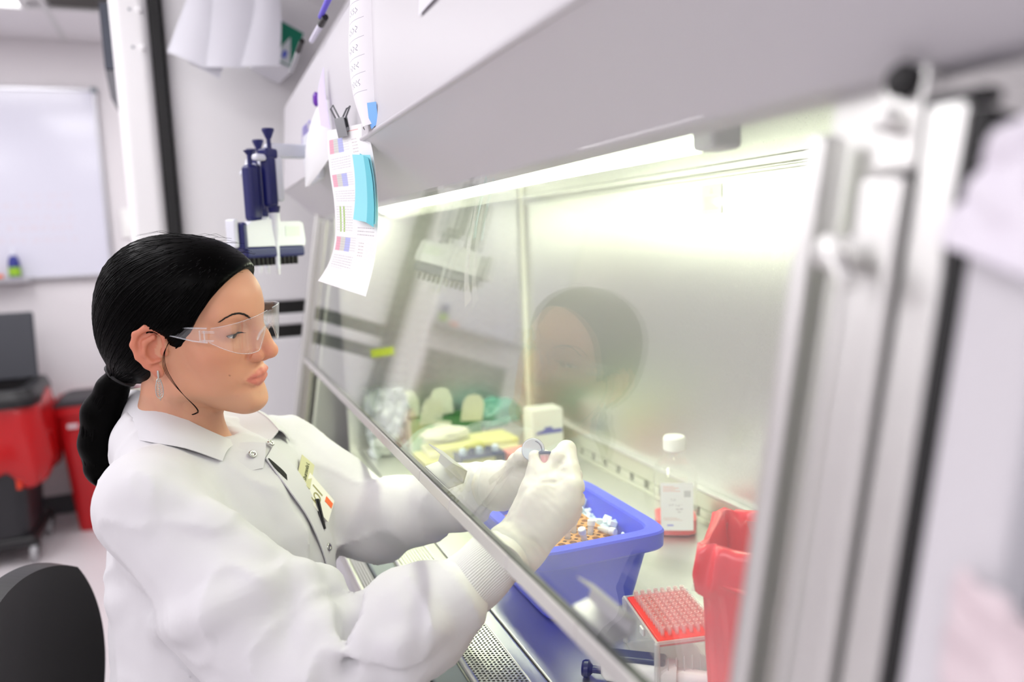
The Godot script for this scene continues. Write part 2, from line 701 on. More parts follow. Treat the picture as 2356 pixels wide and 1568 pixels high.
func whiteboard() -> void:
	var o := thing("whiteboard", "white dry-erase board with aluminium frame and faint orange writing on the far wall", "whiteboard", Vector3(-1.0, 1.69, -4.6))
	var w := 1.19
	var h := 0.92
	var im := blank(1024, 768, Color(0.83, 0.83, 0.88))
	rng.seed = 11
	for line in [[560, 470, 330, 0.10], [500, 520, 420, 0.08], [640, 560, 250, 0.13], [520, 610, 380, 0.09], [700, 430, 170, 0.06]]:
		var x: float = line[0]
		while x < line[0] + line[2]:
			var wl := rng.randi_range(14, 40)
			for k in wl:
				var yy := int(line[1] + 9.0 * sin(k * 0.8 + x) + rng.randf_range(-3, 3))
				for t in 3:
					im.set_pixel(clampi(int(x) + k, 0, 1023), clampi(yy + t, 0, 767), Color(0.83, 0.83, 0.88).lerp(Color(0.95, 0.45, 0.25), line[3] * 2.6))
			x += wl + rng.randi_range(8, 22)
	var m := picture(im, 0.13)
	var st := begin()
	quad(st, Vector3(-w / 2, h / 2, 0.008), Vector3(w / 2, h / 2, 0.008), Vector3(w / 2, -h / 2, 0.008), Vector3(-w / 2, -h / 2, 0.008), true)
	part(o, "backing", rbox(Vector3(w, h, 0.012), 0.002, 1), M.enamel)
	part(o, "writing_surface", finish(st), m)
	var al := mat(Color(0.72, 0.72, 0.74), 0.35, 0.8)
	for s in [-1.0, 1.0]:
		part(o, "frame_bar", rbox(Vector3(w + 0.02, 0.018, 0.022), 0.003), al, Vector3(0, s * h / 2, 0.004))
		part(o, "frame_bar", rbox(Vector3(0.018, h + 0.02, 0.022), 0.003), al, Vector3(s * w / 2, 0, 0.004))
		for t in [-1.0, 1.0]:
			part(o, "corner_cap", rbox(Vector3(0.03, 0.03, 0.026), 0.006), M.grey_paint, Vector3(s * w / 2, t * h / 2, 0.005))
	var tr := begin()
	prism_into(tr, poly([[0, 0], [0.07, -0.004], [0.075, 0.012], [0.08, 0.012], [0.078, -0.01], [0, -0.008]]), 0.5, Transform3D(Basis(Vector3(0, 0, 1), Vector3(0, 1, 0), Vector3(-1, 0, 0)), Vector3(0.235, -h / 2 - 0.004, 0.0)))
	part(o, "pen_tray", finish(tr), al)
	var b := thing("cleaner_bottle", "small blue and green spray bottle of board cleaner on the whiteboard tray", "bottle", Vector3(-0.83, 1.2335, -4.548))
	part(b, "body", lathe([[0.0, 0.0], [0.024, 0.0], [0.026, 0.01], [0.026, 0.075], [0.02, 0.10], [0.012, 0.112], [0.0, 0.112]], 20), mat(Color(0.10, 0.14, 0.50), 0.35))
	part(b, "label", lathe([[0.0267, 0.012], [0.0267, 0.055]], 20), mat(Color(0.55, 0.72, 0.12), 0.5))
	part(b, "nozzle", lathe([[0.012, 0.112], [0.012, 0.13], [0.006, 0.134], [0.005, 0.155], [0.0, 0.156]], 14), mat(Color(0.85, 0.86, 0.9), 0.4))
	single("marker_eraser", "small orange object lying on the whiteboard tray", "eraser", rbox(Vector3(0.05, 0.022, 0.03), 0.008), mat(Color(0.92, 0.42, 0.22), 0.6), Transform3D(Basis(), Vector3(-0.905, 1.244, -4.55)))

func wall_devices() -> void:
	var o := thing("wall_dispenser", "dark grey dispenser with tapered lower end on the side of the tall white cabinet", "dispenser", Vector3(-0.165, 1.93, -2.95))
	o.rotation_degrees.y = -90.0
	o.scale = Vector3(1.0, 0.80, 0.30)
	var sidep := poly([[0, 0.22], [0.15, 0.22], [0.16, 0.20], [0.16, -0.03], [0, -0.03]])
	var low := poly([[0, -0.035], [0.158, -0.035], [0.13, -0.14], [0.07, -0.19], [0, -0.20]])
	var turn := Basis(Vector3(0, 0, 1), Vector3(0, 1, 0), Vector3(-1, 0, 0))
	part(o, "cover", prism(sidep, 0.22, Transform3D(turn, Vector3(0.11, 0, 0))), mat(Color(0.24, 0.26, 0.31), 0.4))
	part(o, "lower_housing", prism(low, 0.22, Transform3D(turn, Vector3(0.11, 0, 0))), mat(Color(0.42, 0.42, 0.44), 0.4))
	var s := thing("wall_plate", "small white wall switch plate beside the tall white cabinet", "switch", Vector3(-0.30, 1.49, -4.62))
	part(s, "plate", rbox(Vector3(0.08, 0.15, 0.012), 0.004), mat(Color(0.93, 0.93, 0.92), 0.4), Vector3(0, 0, 0.006))
	part(s, "rocker", rbox(Vector3(0.035, 0.07, 0.01), 0.003), mat(Color(0.96, 0.96, 0.95), 0.35), Vector3(0, 0, 0.014))

# ---------------------------------------------------------------- waste bins by the far wall
func bins() -> void:
	# red step bin against the wall
	var o := thing("red_waste_bin", "red plastic biohazard waste bin with dark lid against the far wall", "bin", Vector3(-0.505, 0, -4.395))
	var st := begin()
	var rows := [[0.0, 0.13, 0.14], [0.02, 0.135, 0.145], [0.58, 0.175, 0.19], [0.585, 0.19, 0.205], [0.635, 0.195, 0.21], [0.64, 0.185, 0.2], [0.60, 0.17, 0.185], [0.05, 0.12, 0.13], [0.05, 0.0, 0.0]]
	ring_loft(st, rows, 0.03)
	part(o, "body", finish(st), M.red_plastic)
	st = begin()
	ring_loft(st, [[0.632, 0.0, 0.0], [0.632, 0.165, 0.18], [0.648, 0.165, 0.18], [0.655, 0.15, 0.165], [0.655, 0.0, 0.0]], 0.03)
	part(o, "lid", finish(st), mat(Color(0.16, 0.15, 0.17), 0.5))
	part(o, "label_sticker", rbox(Vector3(0.045, 0.02, 0.002), 0.0005, 1), mat(Color(0.85, 0.8, 0.82), 0.6), Vector3(-0.10, 0.535, 0.194), Vector3(-5, 0, 0))
	part(o, "hazard_sticker", rbox(Vector3(0.10, 0.10, 0.002), 0.0005, 1), mat(Color(0.85, 0.20, 0.05), 0.6), Vector3(0.02, 0.41, 0.187), Vector3(-5, 0, 0))
	part(o, "rim_band", wbox(Vector3(-0.19, 0.60, 0.2075), Vector3(0.19, 0.622, 0.212), 0.002), mat(Color(0.15, 0.13, 0.15), 0.5), Vector3(0, 0.03, 0))
	# dark wheeled bin with a red liner
	var b := thing("wheeled_waste_bin", "charcoal wheeled waste bin with open lid and red liner bag folded over its rim", "bin", Vector3(-1.0, 0, -4.12))
	var dark := mat(Color(0.10, 0.10, 0.12), 0.45)
	st = begin()
	ring_loft(st, [[0.10, 0.22, 0.2], [0.10, 0.225, 0.205], [0.62, 0.262, 0.232], [0.60, 0.25, 0.22], [0.12, 0.20, 0.18], [0.12, 0.0, 0.0]], 0.04)
	part(b, "body", finish(st), dark)
	st = begin()
	ring_loft(st, [[0.70, 0.25, 0.22], [0.70, 0.31, 0.25], [0.735, 0.315, 0.255], [0.775, 0.30, 0.24], [0.775, 0.25, 0.20], [0.70, 0.245, 0.2]], 0.03)
	part(b, "rim", finish(st), mat(Color(0.06, 0.06, 0.07), 0.4))
	part(b, "lid", rbox(Vector3(0.5, 0.32, 0.025), 0.02, 4), mat(Color(0.19, 0.20, 0.23), 0.4), Vector3(0.01, 0.92, -0.22), Vector3(-8, 0, 0))
	# liner: hangs over the rim with folds
	var seg := 64
	var pts := PackedVector3Array()
	var hs := [0.60, 0.712, 0.74, 0.66, 0.56, 0.46, 0.385, 0.37]
	var outs := [0.235, 0.24, 0.268, 0.276, 0.285, 0.29, 0.286, 0.26]
	for r in hs.size():
		for s in seg:
			var a := TAU * s / seg
			var q := _superellipse(a, outs[r] + 0.045 + 0.012 * sin(a * 9.0 + r) * (1.0 if r > 2 else 0.1), outs[r] - 0.03 + 0.012 * sin(a * 7.0 + r * 0.6) * (1.0 if r > 2 else 0.1), 4.5)
			var sag := 0.035 * sin(a * 5.0 + 1.0) + 0.02 * sin(a * 11.0) if r > 4 else 0.0
			pts.append(Vector3(q.x, hs[r] + sag, q.y))
	st = begin()
	grid(st, pts, hs.size(), seg, true, true)
	part(b, "liner_bag", finish(st), mat(Color(0.70, 0.05, 0.07), 0.22))
	part(b, "strap", rbox(Vector3(0.02, 0.06, 0.012), 0.003, 1), mat(Color(0.85, 0.22, 0.08), 0.5), Vector3(0.21, 0.37, 0.215))
	part(b, "base_frame", rbox(Vector3(0.50, 0.05, 0.44), 0.015), M.black_plastic, Vector3(0, 0.10, 0))
	for sx in [-1.0, 1.0]:
		for sz in [-1.0, 1.0]:
			var w := Node3D.new()
			w.name = "caster"
			b.add_child(w, true)
			w.position = Vector3(sx * 0.235, 0.045, sz * 0.19)
			part(w, "wheel", lathe([[0.014, -0.014], [0.038, -0.014], [0.043, -0.008], [0.043, 0.008], [0.038, 0.014], [0.014, 0.014]], 24), mat(Color(0.62, 0.62, 0.63), 0.5), Vector3.ZERO, Vector3(0, 0, 90))
			part(w, "hub", lathe([[0.0, -0.017], [0.02, -0.017], [0.02, 0.017], [0.0, 0.017]], 16), M.black_plastic, Vector3.ZERO, Vector3(0, 0, 90))
			part(w, "fork", wbox(Vector3(-0.024, 0.0, -0.02), Vector3(0.024, 0.045, 0.02), 0.006), M.black_plastic, Vector3(0, 0.012, 0.0))

func _superellipse(a: float, rx: float, rz: float, n: float) -> Vector2:
	var c := cos(a)
	var s := sin(a)
	return Vector2(signf(c) * pow(absf(c), 2.0 / n) * rx, signf(s) * pow(absf(s), 2.0 / n) * rz)

# rings of rounded rectangles: rows of [height, half width, half depth]
func ring_loft(st: SurfaceTool, rows: Array, _r := 0.03, n := 7.0, seg := 48, xf := Transform3D()) -> void:
	for i in rows.size() - 1:
		var pts := PackedVector3Array()
		for q in [rows[i], rows[i + 1]]:
			for s in seg:
				var e := _superellipse(TAU * (s + 0.5) / seg, q[1], q[2], n)
				pts.append(xf * Vector3(e.x, q[0], e.y))
		grid(st, pts, 2, seg, false, true)

# ---------------------------------------------------------------- tall white cabinet behind the hood
func tall_cabinet() -> void:
	var o := thing("tall_laboratory_cabinet", "tall white laboratory cabinet with black gasket strip and dark grip slots", "cabinet", Vector3(0.2, 0, -2.85))
	var white := mat(Color(0.93, 0.925, 0.93), 0.45)
	wpart(o, "body", wbox(Vector3(-0.03, 0.02, -3.15), Vector3(0.72, 2.3, -2.60), 0.01, 2), white)
	wpart(o, "side_post", wbox(Vector3(-0.165, 0.02, -3.12), Vector3(-0.066, 2.3, -2.50), 0.028, 4), white)
	wpart(o, "gasket", wbox(Vector3(-0.067, 0.02, -3.1), Vector3(-0.034, 2.29, -2.515), 0.006, 2), M.black_rubber)
	var dk := mat(Color(0.07, 0.065, 0.06), 0.4)
	# door leaf: three panels with the two recessed dark grips between them
	wpart(o, "door_panel", wbox(Vector3(-0.032, 1.172, -2.6), Vector3(0.72, 2.29, -2.55), 0.008, 2), white)
	wpart(o, "door_panel", wbox(Vector3(-0.032, 1.098, -2.6), Vector3(0.72, 1.132, -2.55), 0.006, 2), white)
	wpart(o, "door_panel", wbox(Vector3(-0.032, 0.04, -2.6), Vector3(0.72, 1.058, -2.55), 0.008, 2), white)
	wpart(o, "grip_slot", wbox(Vector3(-0.03, 1.132, -2.598), Vector3(0.716, 1.172, -2.562), 0.002), dk)
	wpart(o, "grip_slot", wbox(Vector3(-0.03, 1.058, -2.598), Vector3(0.716, 1.098, -2.562), 0.002), dk)
	for y in [2.0, 1.9]:
		wpart(o, "screw_cap", lathe([[0.0, 0.0], [0.009, 0.0], [0.009, 0.003], [0.006, 0.006], [0.0, 0.007]], 14), white, Vector3(-0.088, y, -2.50)).rotation_degrees = Vector3(90, 0, 0)
		wpart(o, "screw_hole", lathe([[0.0, 0.0], [0.004, 0.0], [0.004, 0.001], [0.0, 0.001]], 10), M.grey_paint, Vector3(-0.112, y, -2.50)).rotation_degrees = Vector3(90, 0, 0)
	wpart(o, "plinth", wbox(Vector3(-0.15, 0, -3.1), Vector3(0.70, 0.03, -2.56), 0.003), M.black_plastic)

# ---------------------------------------------------------------- the biosafety cabinet
# frame that leans with the sash: x runs along -z, y out towards the user, z up the slope; origin where the sash plane meets y = 0.80
func lean(y := 0.80) -> Transform3D:
	var s := Vector3(0.176, 1, 0).normalized()
	var n := Vector3(-1, 0.176, 0).normalized()
	return Transform3D(Basis(Vector3(0, 0, -1), n, s), Vector3(0.3037 + 0.176 * (y - 1.34), y, 0))

func leaning(p: Array, y0: float, y1: float) -> ArrayMesh:
	return prism(poly(p), (y1 - y0) * 1.0154, lean(y0))

func lean_box(z0: float, z1: float, o0: float, o1: float, y0: float, y1: float, r := 0.002, steps := 2) -> ArrayMesh:
	var st := begin()
	var f := lean(y0)
	var size := Vector3(absf(z1 - z0), absf(o1 - o0), (y1 - y0) * 1.0154)
	rbox_into(st, size, r, f * Vector3(-(z0 + z1) / 2.0, (o0 + o1) / 2.0, size.z / 2.0), steps, f.basis)
	return finish(st)

# plate with rows of round holes, lying in the frame xf: x across, z along, y up
func perforated(across: float, along: float, pitch: float, hole: float, xf: Transform3D, stretch := 1.0) -> ArrayMesh:
	var st := begin()
	var nr := int(across / (pitch * 0.9))
	var pr := across / nr
	var pl := pitch * stretch
	var nl := int(along / pl)
	for r in nr:
		for c in range(0, nl):
			var mid := Vector2((r + 0.5) * pr, (c + 0.5 + (0.5 if r % 2 else 0.0)) * pl)
			var ring := []
			var outer := []
			for k in 8:
				var a := TAU * k / 8.0
				ring.append(xf * Vector3(mid.x + cos(a) * hole, 0, mid.y + sin(a) * hole * stretch))
				var e := Vector2(cos(a), sin(a))
				e /= maxf(absf(e.x), absf(e.y))
				outer.append(xf * Vector3(mid.x + e.x * pr / 2, 0, mid.y + e.y * pl / 2))
			for k in 8:
				var j := (k + 1) % 8
				quad(st, ring[k], outer[k], outer[j], ring[j])
				var dn := xf.basis.y * -0.0015
				quad(st, ring[j], ring[j] + dn, ring[k] + dn, ring[k])
	return finish(st)

func cabinet() -> void:
	var o := thing("biosafety_cabinet", "white and stainless steel biosafety cabinet with sloping glass sash and lit interior", "cabinet", Vector3(0.58, 0, -1.2))
	var ZF := -2.06
	var ZN := -0.30
	# --- floor of the cabinet
	wpart(o, "work_surface", wbox(Vector3(0.3605, 0.786, ZF), Vector3(0.852, 0.80, ZN), 0.0025, 2), M.worktop)
	wpart(o, "front_lip", wbox(Vector3(0.336, 0.788, ZF), Vector3(0.3575, 0.802, ZN), 0.003, 2), M.steel)
	wpart(o, "grille", perforated(0.056, 1.72, 0.0052, 0.0018, Transform3D(Basis(Vector3(1, 0.06, 0), Vector3(-0.06, 1, 0), Vector3(0, 0, 1)), Vector3(0.281, 0.798, -2.05)), 1.15), M.steel)
	wpart(o, "grille_nose", tube([Vector3(0.279, 0.7955, ZF), Vector3(0.279, 0.7955, ZN)], [0.0045], 12), M.steel)
	wpart(o, "air_trough", wbox(Vector3(0.27, 0.72, ZF), Vector3(0.345, 0.74, ZN), 0.002), M.pit)
	wpart(o, "armrest", wbox(Vector3(0.234, 0.77, -2.15), Vector3(0.275, 0.792, -0.2), 0.004, 2), M.grey_paint)
	wpart(o, "intake_strip", perforated(0.022, 1.94, 0.0042, 0.0013, Transform3D(Basis(Vector3(1, 0.25, 0).normalized(), Vector3(-0.25, 1, 0).normalized(), Vector3(0, 0, 1)), Vector3(0.210, 0.7825, -2.15)), 1.3), M.dark_steel)
	wpart(o, "intake_edge", wbox(Vector3(0.203, 0.76, -2.15), Vector3(0.211, 0.785, -0.2), 0.003, 2), M.steel)
	wpart(o, "intake_back", wbox(Vector3(0.212, 0.755, -2.15), Vector3(0.236, 0.765, -0.2), 0.001), M.pit)
	wpart(o, "base_housing", wbox(Vector3(0.215, 0.56, -2.2), Vector3(0.95, 0.715, -0.1), 0.01, 2), M.enamel)
	wpart(o, "front_apron", wbox(Vector3(0.205, 0.56, -2.2), Vector3(0.216, 0.77, -0.1), 0.003), M.enamel)
	for x in [0.27, 0.9]:
		for z in [-2.1, -0.2]:
			wpart(o, "stand_leg", wbox(Vector3(x - 0.03, 0, z - 0.03), Vector3(x + 0.03, 0.57, z + 0.03), 0.006), M.enamel)
	# --- walls of the work chamber
	wpart(o, "back_wall", wbox(Vector3(0.852, 0.80, -2.1), Vector3(0.858, 1.66, -0.26), 0.001), M.steel_up)
	wpart(o, "side_wall", wbox(Vector3(0.335, 0.786, ZF - 0.006), Vector3(0.856, 1.62, ZF), 0.001), M.steel_up)
	wpart(o, "side_wall", wbox(Vector3(0.335, 0.786, ZN), Vector3(0.856, 1.62, ZN + 0.006), 0.001), M.steel_up)
	wpart(o, "inner_ceiling", wbox(Vector3(0.34, 1.60, ZF), Vector3(0.856, 1.61, ZN), 0.001), M.enamel)
	wpart(o, "corner_bead", tube([Vector3(0.846, 0.80, -2.050), Vector3(0.846, 1.60, -2.050)], [0.009], 12), mat(Color(0.88, 0.88, 0.80), 0.4))
	# channel rail along the back wall
	wpart(o, "wall_rail", wbox(Vector3(0.842, 1.437, ZF), Vector3(0.852, 1.452, ZN), 0.003, 2), M.steel)
	wpart(o, "wall_rail", wbox(Vector3(0.844, 1.428, ZF), Vector3(0.852, 1.435, ZN), 0.002, 2), M.steel)
	# slotted return-air strip at the foot of the back wall
	var strip_m: Material = mat(Color(0.80, 0.81, 0.74), 0.35, 0.7)
	wpart(o, "slot_strip", wbox(Vector3(0.838, 0.826, ZF), Vector3(0.8515, 0.858, ZN), 0.002), strip_m)
	wpart(o, "slot_strip", wbox(Vector3(0.832, 0.80, ZF), Vector3(0.8515, 0.811, ZN), 0.002), strip_m)
	var tooth := wbox(Vector3(0.835, 0.811, -0.0205), Vector3(0.8515, 0.826, 0.0205), 0.001)
	var slot_back := wbox(Vector3(0.848, 0.811, ZF), Vector3(0.8516, 0.826, ZN), 0.0005)
	for k in 29:
		wpart(o, "slot_tooth", tooth, strip_m, Vector3(0, 0, -2.03 + 0.06 * k))
	wpart(o, "slot_back_plate", slot_back, M.pit)
	wpart(o, "strip_cap", wbox(Vector3(0.836, 0.859, ZF), Vector3(0.8515, 0.864, ZN), 0.001), M.dark_steel)
	# --- far frame: slotted flange, post and track that lean with the sash
	wpart(o, "sash_track", lean_box(-2.175, -2.150, -0.012, 0.016, 0.80, 1.43, 0.004), M.dark_steel)
	wpart(o, "sash_track", lean_box(-2.148, -2.140, -0.012, 0.010, 0.80, 1.43, 0.002), M.steel)
	var flange_m := mat(Color(0.66, 0.65, 0.60), 0.4, 0.8)
	wpart(o, "flange", lean_box(-2.140, -2.116, -0.008, 0.0, 0.80, 1.40, 0.001), flange_m)
	wpart(o, "flange", lean_box(-2.098, -2.06, -0.008, 0.0, 0.80, 1.40, 0.001), flange_m)
	for k in 19:
		wpart(o, "flange_bar", lean_box(-2.117, -2.097, -0.008, 0.0, 0.80 + 0.0135 * k, 0.8065 + 0.0135 * k, 0.0008), flange_m)
	wpart(o, "flange_back", lean_box(-2.14, -2.07, -0.03, -0.022, 0.80, 1.40, 0.001), M.pit)
	wpart(o, "flange", lean_box(-2.117, -2.097, -0.008, 0.0, 1.06, 1.40, 0.0008), flange_m)
	wpart(o, "far_cheek", lean_box(-2.20, -2.176, -0.3, 0.01, 0.76, 1.42, 0.003), M.enamel)
	# --- near frame: channels of the stainless post beside the camera
	var n0 := 0.76
	wpart(o, "post_lip", lean_box(-0.337, -0.324, -0.006, 0.012, n0, 1.385, 0.004), M.steel)
	wpart(o, "post_channel", lean_box(-0.347, -0.297, -0.03, -0.012, n0, 1.41, 0.002), M.dark_steel)
	wpart(o, "post_rib", lean_box(-0.3125, -0.3045, -0.012, 0.004, n0, 1.335, 0.003), M.steel)
	wpart(o, "post_face", lean_box(-0.297, -0.2715, -0.012, 0.012, n0, 1.36, 0.004, 3), M.steel)
	wpart(o, "post_face", lean_box(-0.2695, -0.249, -0.012, 0.006, n0, 1.392, 0.003, 3), M.steel)
	wpart(o, "post_head", lean_box(-0.297, -0.272, -0.012, 0.006, 1.362, 1.41, 0.003), M.dark_steel)
	wpart(o, "gasket", lean_box(-0.249, -0.2395, -0.02, 0.004, n0, 1.386, 0.002), M.black_rubber)
	wpart(o, "gasket", lean_box(-0.272, -0.2395, -0.004, 0.0065, 1.388, 1.394, 0.002), M.black_rubber)
	wpart(o, "near_cheek", lean_box(-0.2395, -0.203, -0.02, 0.006, n0, 1.378, 0.006, 3), M.enamel)
	wpart(o, "near_cheek", lean_box(-0.203, 0.25, -0.3, -0.03, n0, 1.40, 0.004), M.grey_paint)
	var kf := lean(1.323)
	var kn := begin()
	lathe_into(kn, [[0.0, 0.0], [0.004, 0.0], [0.004, 0.008], [0.0075, 0.010], [0.0075, 0.018], [0.0, 0.019]], 16, kf * Transform3D(Basis(), Vector3(0.294, 0.010, 0)))
	tube_into(kn, [kf * Vector3(0.294, 0.024, 0), kf * Vector3(0.284, 0.026, -0.008), kf * Vector3(0.278, 0.026, -0.016)], [0.004, 0.005, 0.004], 10)
	wpart(o, "thumb_screw", finish(kn), M.dark_steel)
	for q in [[1.402, 0.281, M.black_rubber, 0.008], [1.385, 0.286, M.steel, 0.006]]:
		var bs := begin()
		lathe_into(bs, [[0.0, 0.0], [q[3], 0.0], [q[3], 0.006], [q[3] * 0.7, 0.009], [0.0, 0.010]], 16, lean(q[0]) * Transform3D(Basis(), Vector3(q[1], 0.006, 0)))
		wpart(o, "post_screw", finish(bs), q[2])
	# --- canopy
	var prof := poly([[0.316, 1.41], [0.232, 1.485], [0.25, 1.70], [0.434, 1.985], [0.50, 2.20], [0.95, 2.20], [0.95, 1.62], [0.345, 1.62], [0.330, 1.405]])
	var cst := begin()
	prism_into(cst, prof, 2.25, Transform3D(Basis(), Vector3(0, 0, -2.22)))
	wpart(o, "canopy", finish(cst), M.enamel)
	wpart(o, "canopy_edge", tube([Vector3(0.2335, 1.486, -2.22), Vector3(0.2335, 1.486, 0.03)], [0.0035], 10), M.enamel)
	wpart(o, "rear_housing", wbox(Vector3(0.862, 0.70, -2.2), Vector3(0.95, 1.63, 0.0), 0.005), M.enamel)
	# --- sash: pane, bottom edge trim in lengths, handles
	var sash := Node3D.new()
	sash.name = "sash"
	o.add_child(sash)
	wpart(sash, "glass_pane", lean_box(-2.148, -0.332, -0.003, 0.003, 1.046, 1.43, 0.0004, 1), M.glass)
	var trims := [[-2.148, -1.255], [-1.255, -1.21], [-1.21, -0.975], [-0.975, -0.845], [-0.845, -0.665], [-0.665, -0.52], [-0.52, -0.332]]
	var trim_m := mat(Color(0.80, 0.79, 0.78), 0.3, 0.4)
	for t in trims:
		wpart(sash, "edge_trim", lean_box(t[0] + 0.0005, t[1] - 0.0005, -0.004, 0.0055, 1.0315, 1.0455, 0.0015), trim_m)
	wpart(sash, "edge_line", lean_box(-2.148, -0.332, -0.0035, 0.0036, 1.0456, 1.0472, 0.0003, 1), mat(Color(0.20, 0.21, 0.20), 0.3))
	for hz in [[-0.985, -0.882, 1.0], [-0.545, -0.478, 0.8]]:
		var hp := [[0.0, 0.003], [0.0018, 0.003], [0.009, 0.0165], [0.022, 0.0185], [0.0305, 0.004], [0.032, 0.004], [0.023, 0.020], [0.008, 0.018]]
		var hs := begin()
		var f := lean(1.0475)
		var hpoly := PackedVector2Array()
		for q in hp:
			hpoly.append(Vector2(q[0] * hz[2], -q[1] * hz[2] * 1.25))
		# profile runs up the slope (x) and out (y); pushed along z
		prism_into(hs, hpoly, absf(hz[1] - hz[0]), Transform3D(Basis(f.basis.z, f.basis.y, Vector3(0, 0, 1)), Vector3(f.origin.x, f.origin.y, hz[0])))
		wpart(sash, "handle", finish(hs), mat(Color(0.72, 0.71, 0.73), 0.42, 0.85))
	# --- lamp under the canopy
	var lm := Node3D.new()
	lm.name = "lamp"
	o.add_child(lm)
	wpart(lm, "batten", wbox(Vector3(0.425, 1.446, -2.03), Vector3(0.485, 1.475, -0.60), 0.004), M.enamel)
	wpart(lm, "lamp_tube", tube([Vector3(0.455, 1.428, -2.02), Vector3(0.455, 1.428, -0.645)], [0.015], 16), glow(Color(0.95, 1.0, 0.88), 5.0))
	wpart(lm, "lamp_holder", wbox(Vector3(0.438, 1.412, -0.645), Vector3(0.472, 1.446, -0.61), 0.006, 2), M.white_plastic)
	wpart(lm, "lamp_holder", wbox(Vector3(0.438, 1.412, -2.045), Vector3(0.472, 1.446, -2.02), 0.006, 2), M.white_plastic)
	var l := AreaLight3D.new()
	l.name = "tube_glow"
	l.area_size = Vector2(1.36, 0.04)
	l.light_color = Color(0.97, 1.0, 0.86)
	l.light_energy = 0.29
	l.area_range = 6.0
	l.shadow_enabled = true
	lm.add_child(l)
	l.position = Vector3(0.466, 1.412, -1.333) - o.position
	l.rotation_degrees = Vector3(-50, -90, 0)
	var l2: AreaLight3D = l.duplicate()
	l2.name = "tube_glow_front"
	lm.add_child(l2)
	l2.position = Vector3(0.446, 1.411, -1.333) - o.position
	l2.rotation_degrees = Vector3(-62, 90, 0)
	# --- warning sticker on the back wall
	var im := blank(256, 200, Color(0.95, 0.96, 0.94))
	for k in 6:
		im.fill_rect(Rect2i(40, 88 + k * 15, 176 - (k * 37) % 60, 3), Color(0.62, 0.64, 0.62))
	for k in 34:
		im.fill_rect(Rect2i(128 - k / 2, 24 + k, 2, 2), Color(0.5, 0.52, 0.5))
		im.fill_rect(Rect2i(128 + k / 2, 24 + k, 2, 2), Color(0.5, 0.52, 0.5))
	im.fill_rect(Rect2i(111, 58, 36, 2), Color(0.5, 0.52, 0.5))
	var sq := begin()
	quad(sq, Vector3(0, 0.027, -0.030), Vector3(0, 0.027, 0.030), Vector3(0, -0.024, 0.030), Vector3(0, -0.024, -0.030), true)
	var stick := thing("warning_sticker", "white warning sticker with small printed lines on the steel back wall", "sticker", Vector3(0.8512, 1.392, -1.19))
	part(stick, "backing", rbox(Vector3(0.0006, 0.051, 0.06), 0.0002, 1), M.paper, Vector3(0, 0.0015, 0))
	part(stick, "print", finish(sq), picture(im), Vector3(-0.0005, 0, 0))

# ---------------------------------------------------------------- the woman at the cabinet
var head_at := Transform3D(Basis(Vector3(0.87719, -0.08353, 0.47282), Vector3(0.00398, 0.98598, 0.16679), Vector3(-0.48013, -0.14443, 0.86523)), Vector3(-0.01424, 1.22706, -1.16333))
var coat_field: Field
var skin_field: Field
var hair_field: Field

func lin(r: float, g: float, b: float) -> Color:
	return Color(r, g, b).srgb_to_linear()

# moves a point onto the surface of a field and off it by some distance
func snap(f: Field, p: Vector3, off := 0.0, rounds := 6) -> Vector3:
	var all := near_list(f, p)
	for i in rounds:
		var d := f.at(p, all)
		p -= slope(f, p, all) * (d - off)
	return p

func near_list(f: Field, p: Vector3) -> PackedInt32Array:
	var out := PackedInt32Array()
	for i in f.kind.size():
		if f.one(i, p) < 0.06:
			out.append(i)
	return out

func slope(f: Field, p: Vector3, all: PackedInt32Array) -> Vector3:
	var e := 0.0015
	return Vector3(f.at(p + Vector3(e, 0, 0), all) - f.at(p - Vector3(e, 0, 0), all), f.at(p + Vector3(0, e, 0), all) - f.at(p - Vector3(0, e, 0), all), f.at(p + Vector3(0, 0, e), all) - f.at(p - Vector3(0, 0, e), all)).normalized()

func person() -> void:
	var o := thing("person", "woman in white lab coat, white gloves and clear safety glasses holding a small tube", "person", Vector3(-0.05, 0.0, -1.15))
	head_and_body(o)
	hair(o)
	lab_coat(o)
	collar(o)
	gloves(o)
	glasses(o)
	trinkets(o)
	legs(o)

const RS := Vector3(-0.075, 1.03, -1.05)
const LS := Vector3(0.11, 1.006, -1.315)
const RE := Vector3(0.072, 0.842, -0.905)
const LE := Vector3(0.221, 0.915, -1.19)
const RW := Vector3(0.321, 0.966, -0.867)
const LW := Vector3(0.369, 0.998, -1.021)
const NB := Vector3(-0.045, 1.075, -1.205)

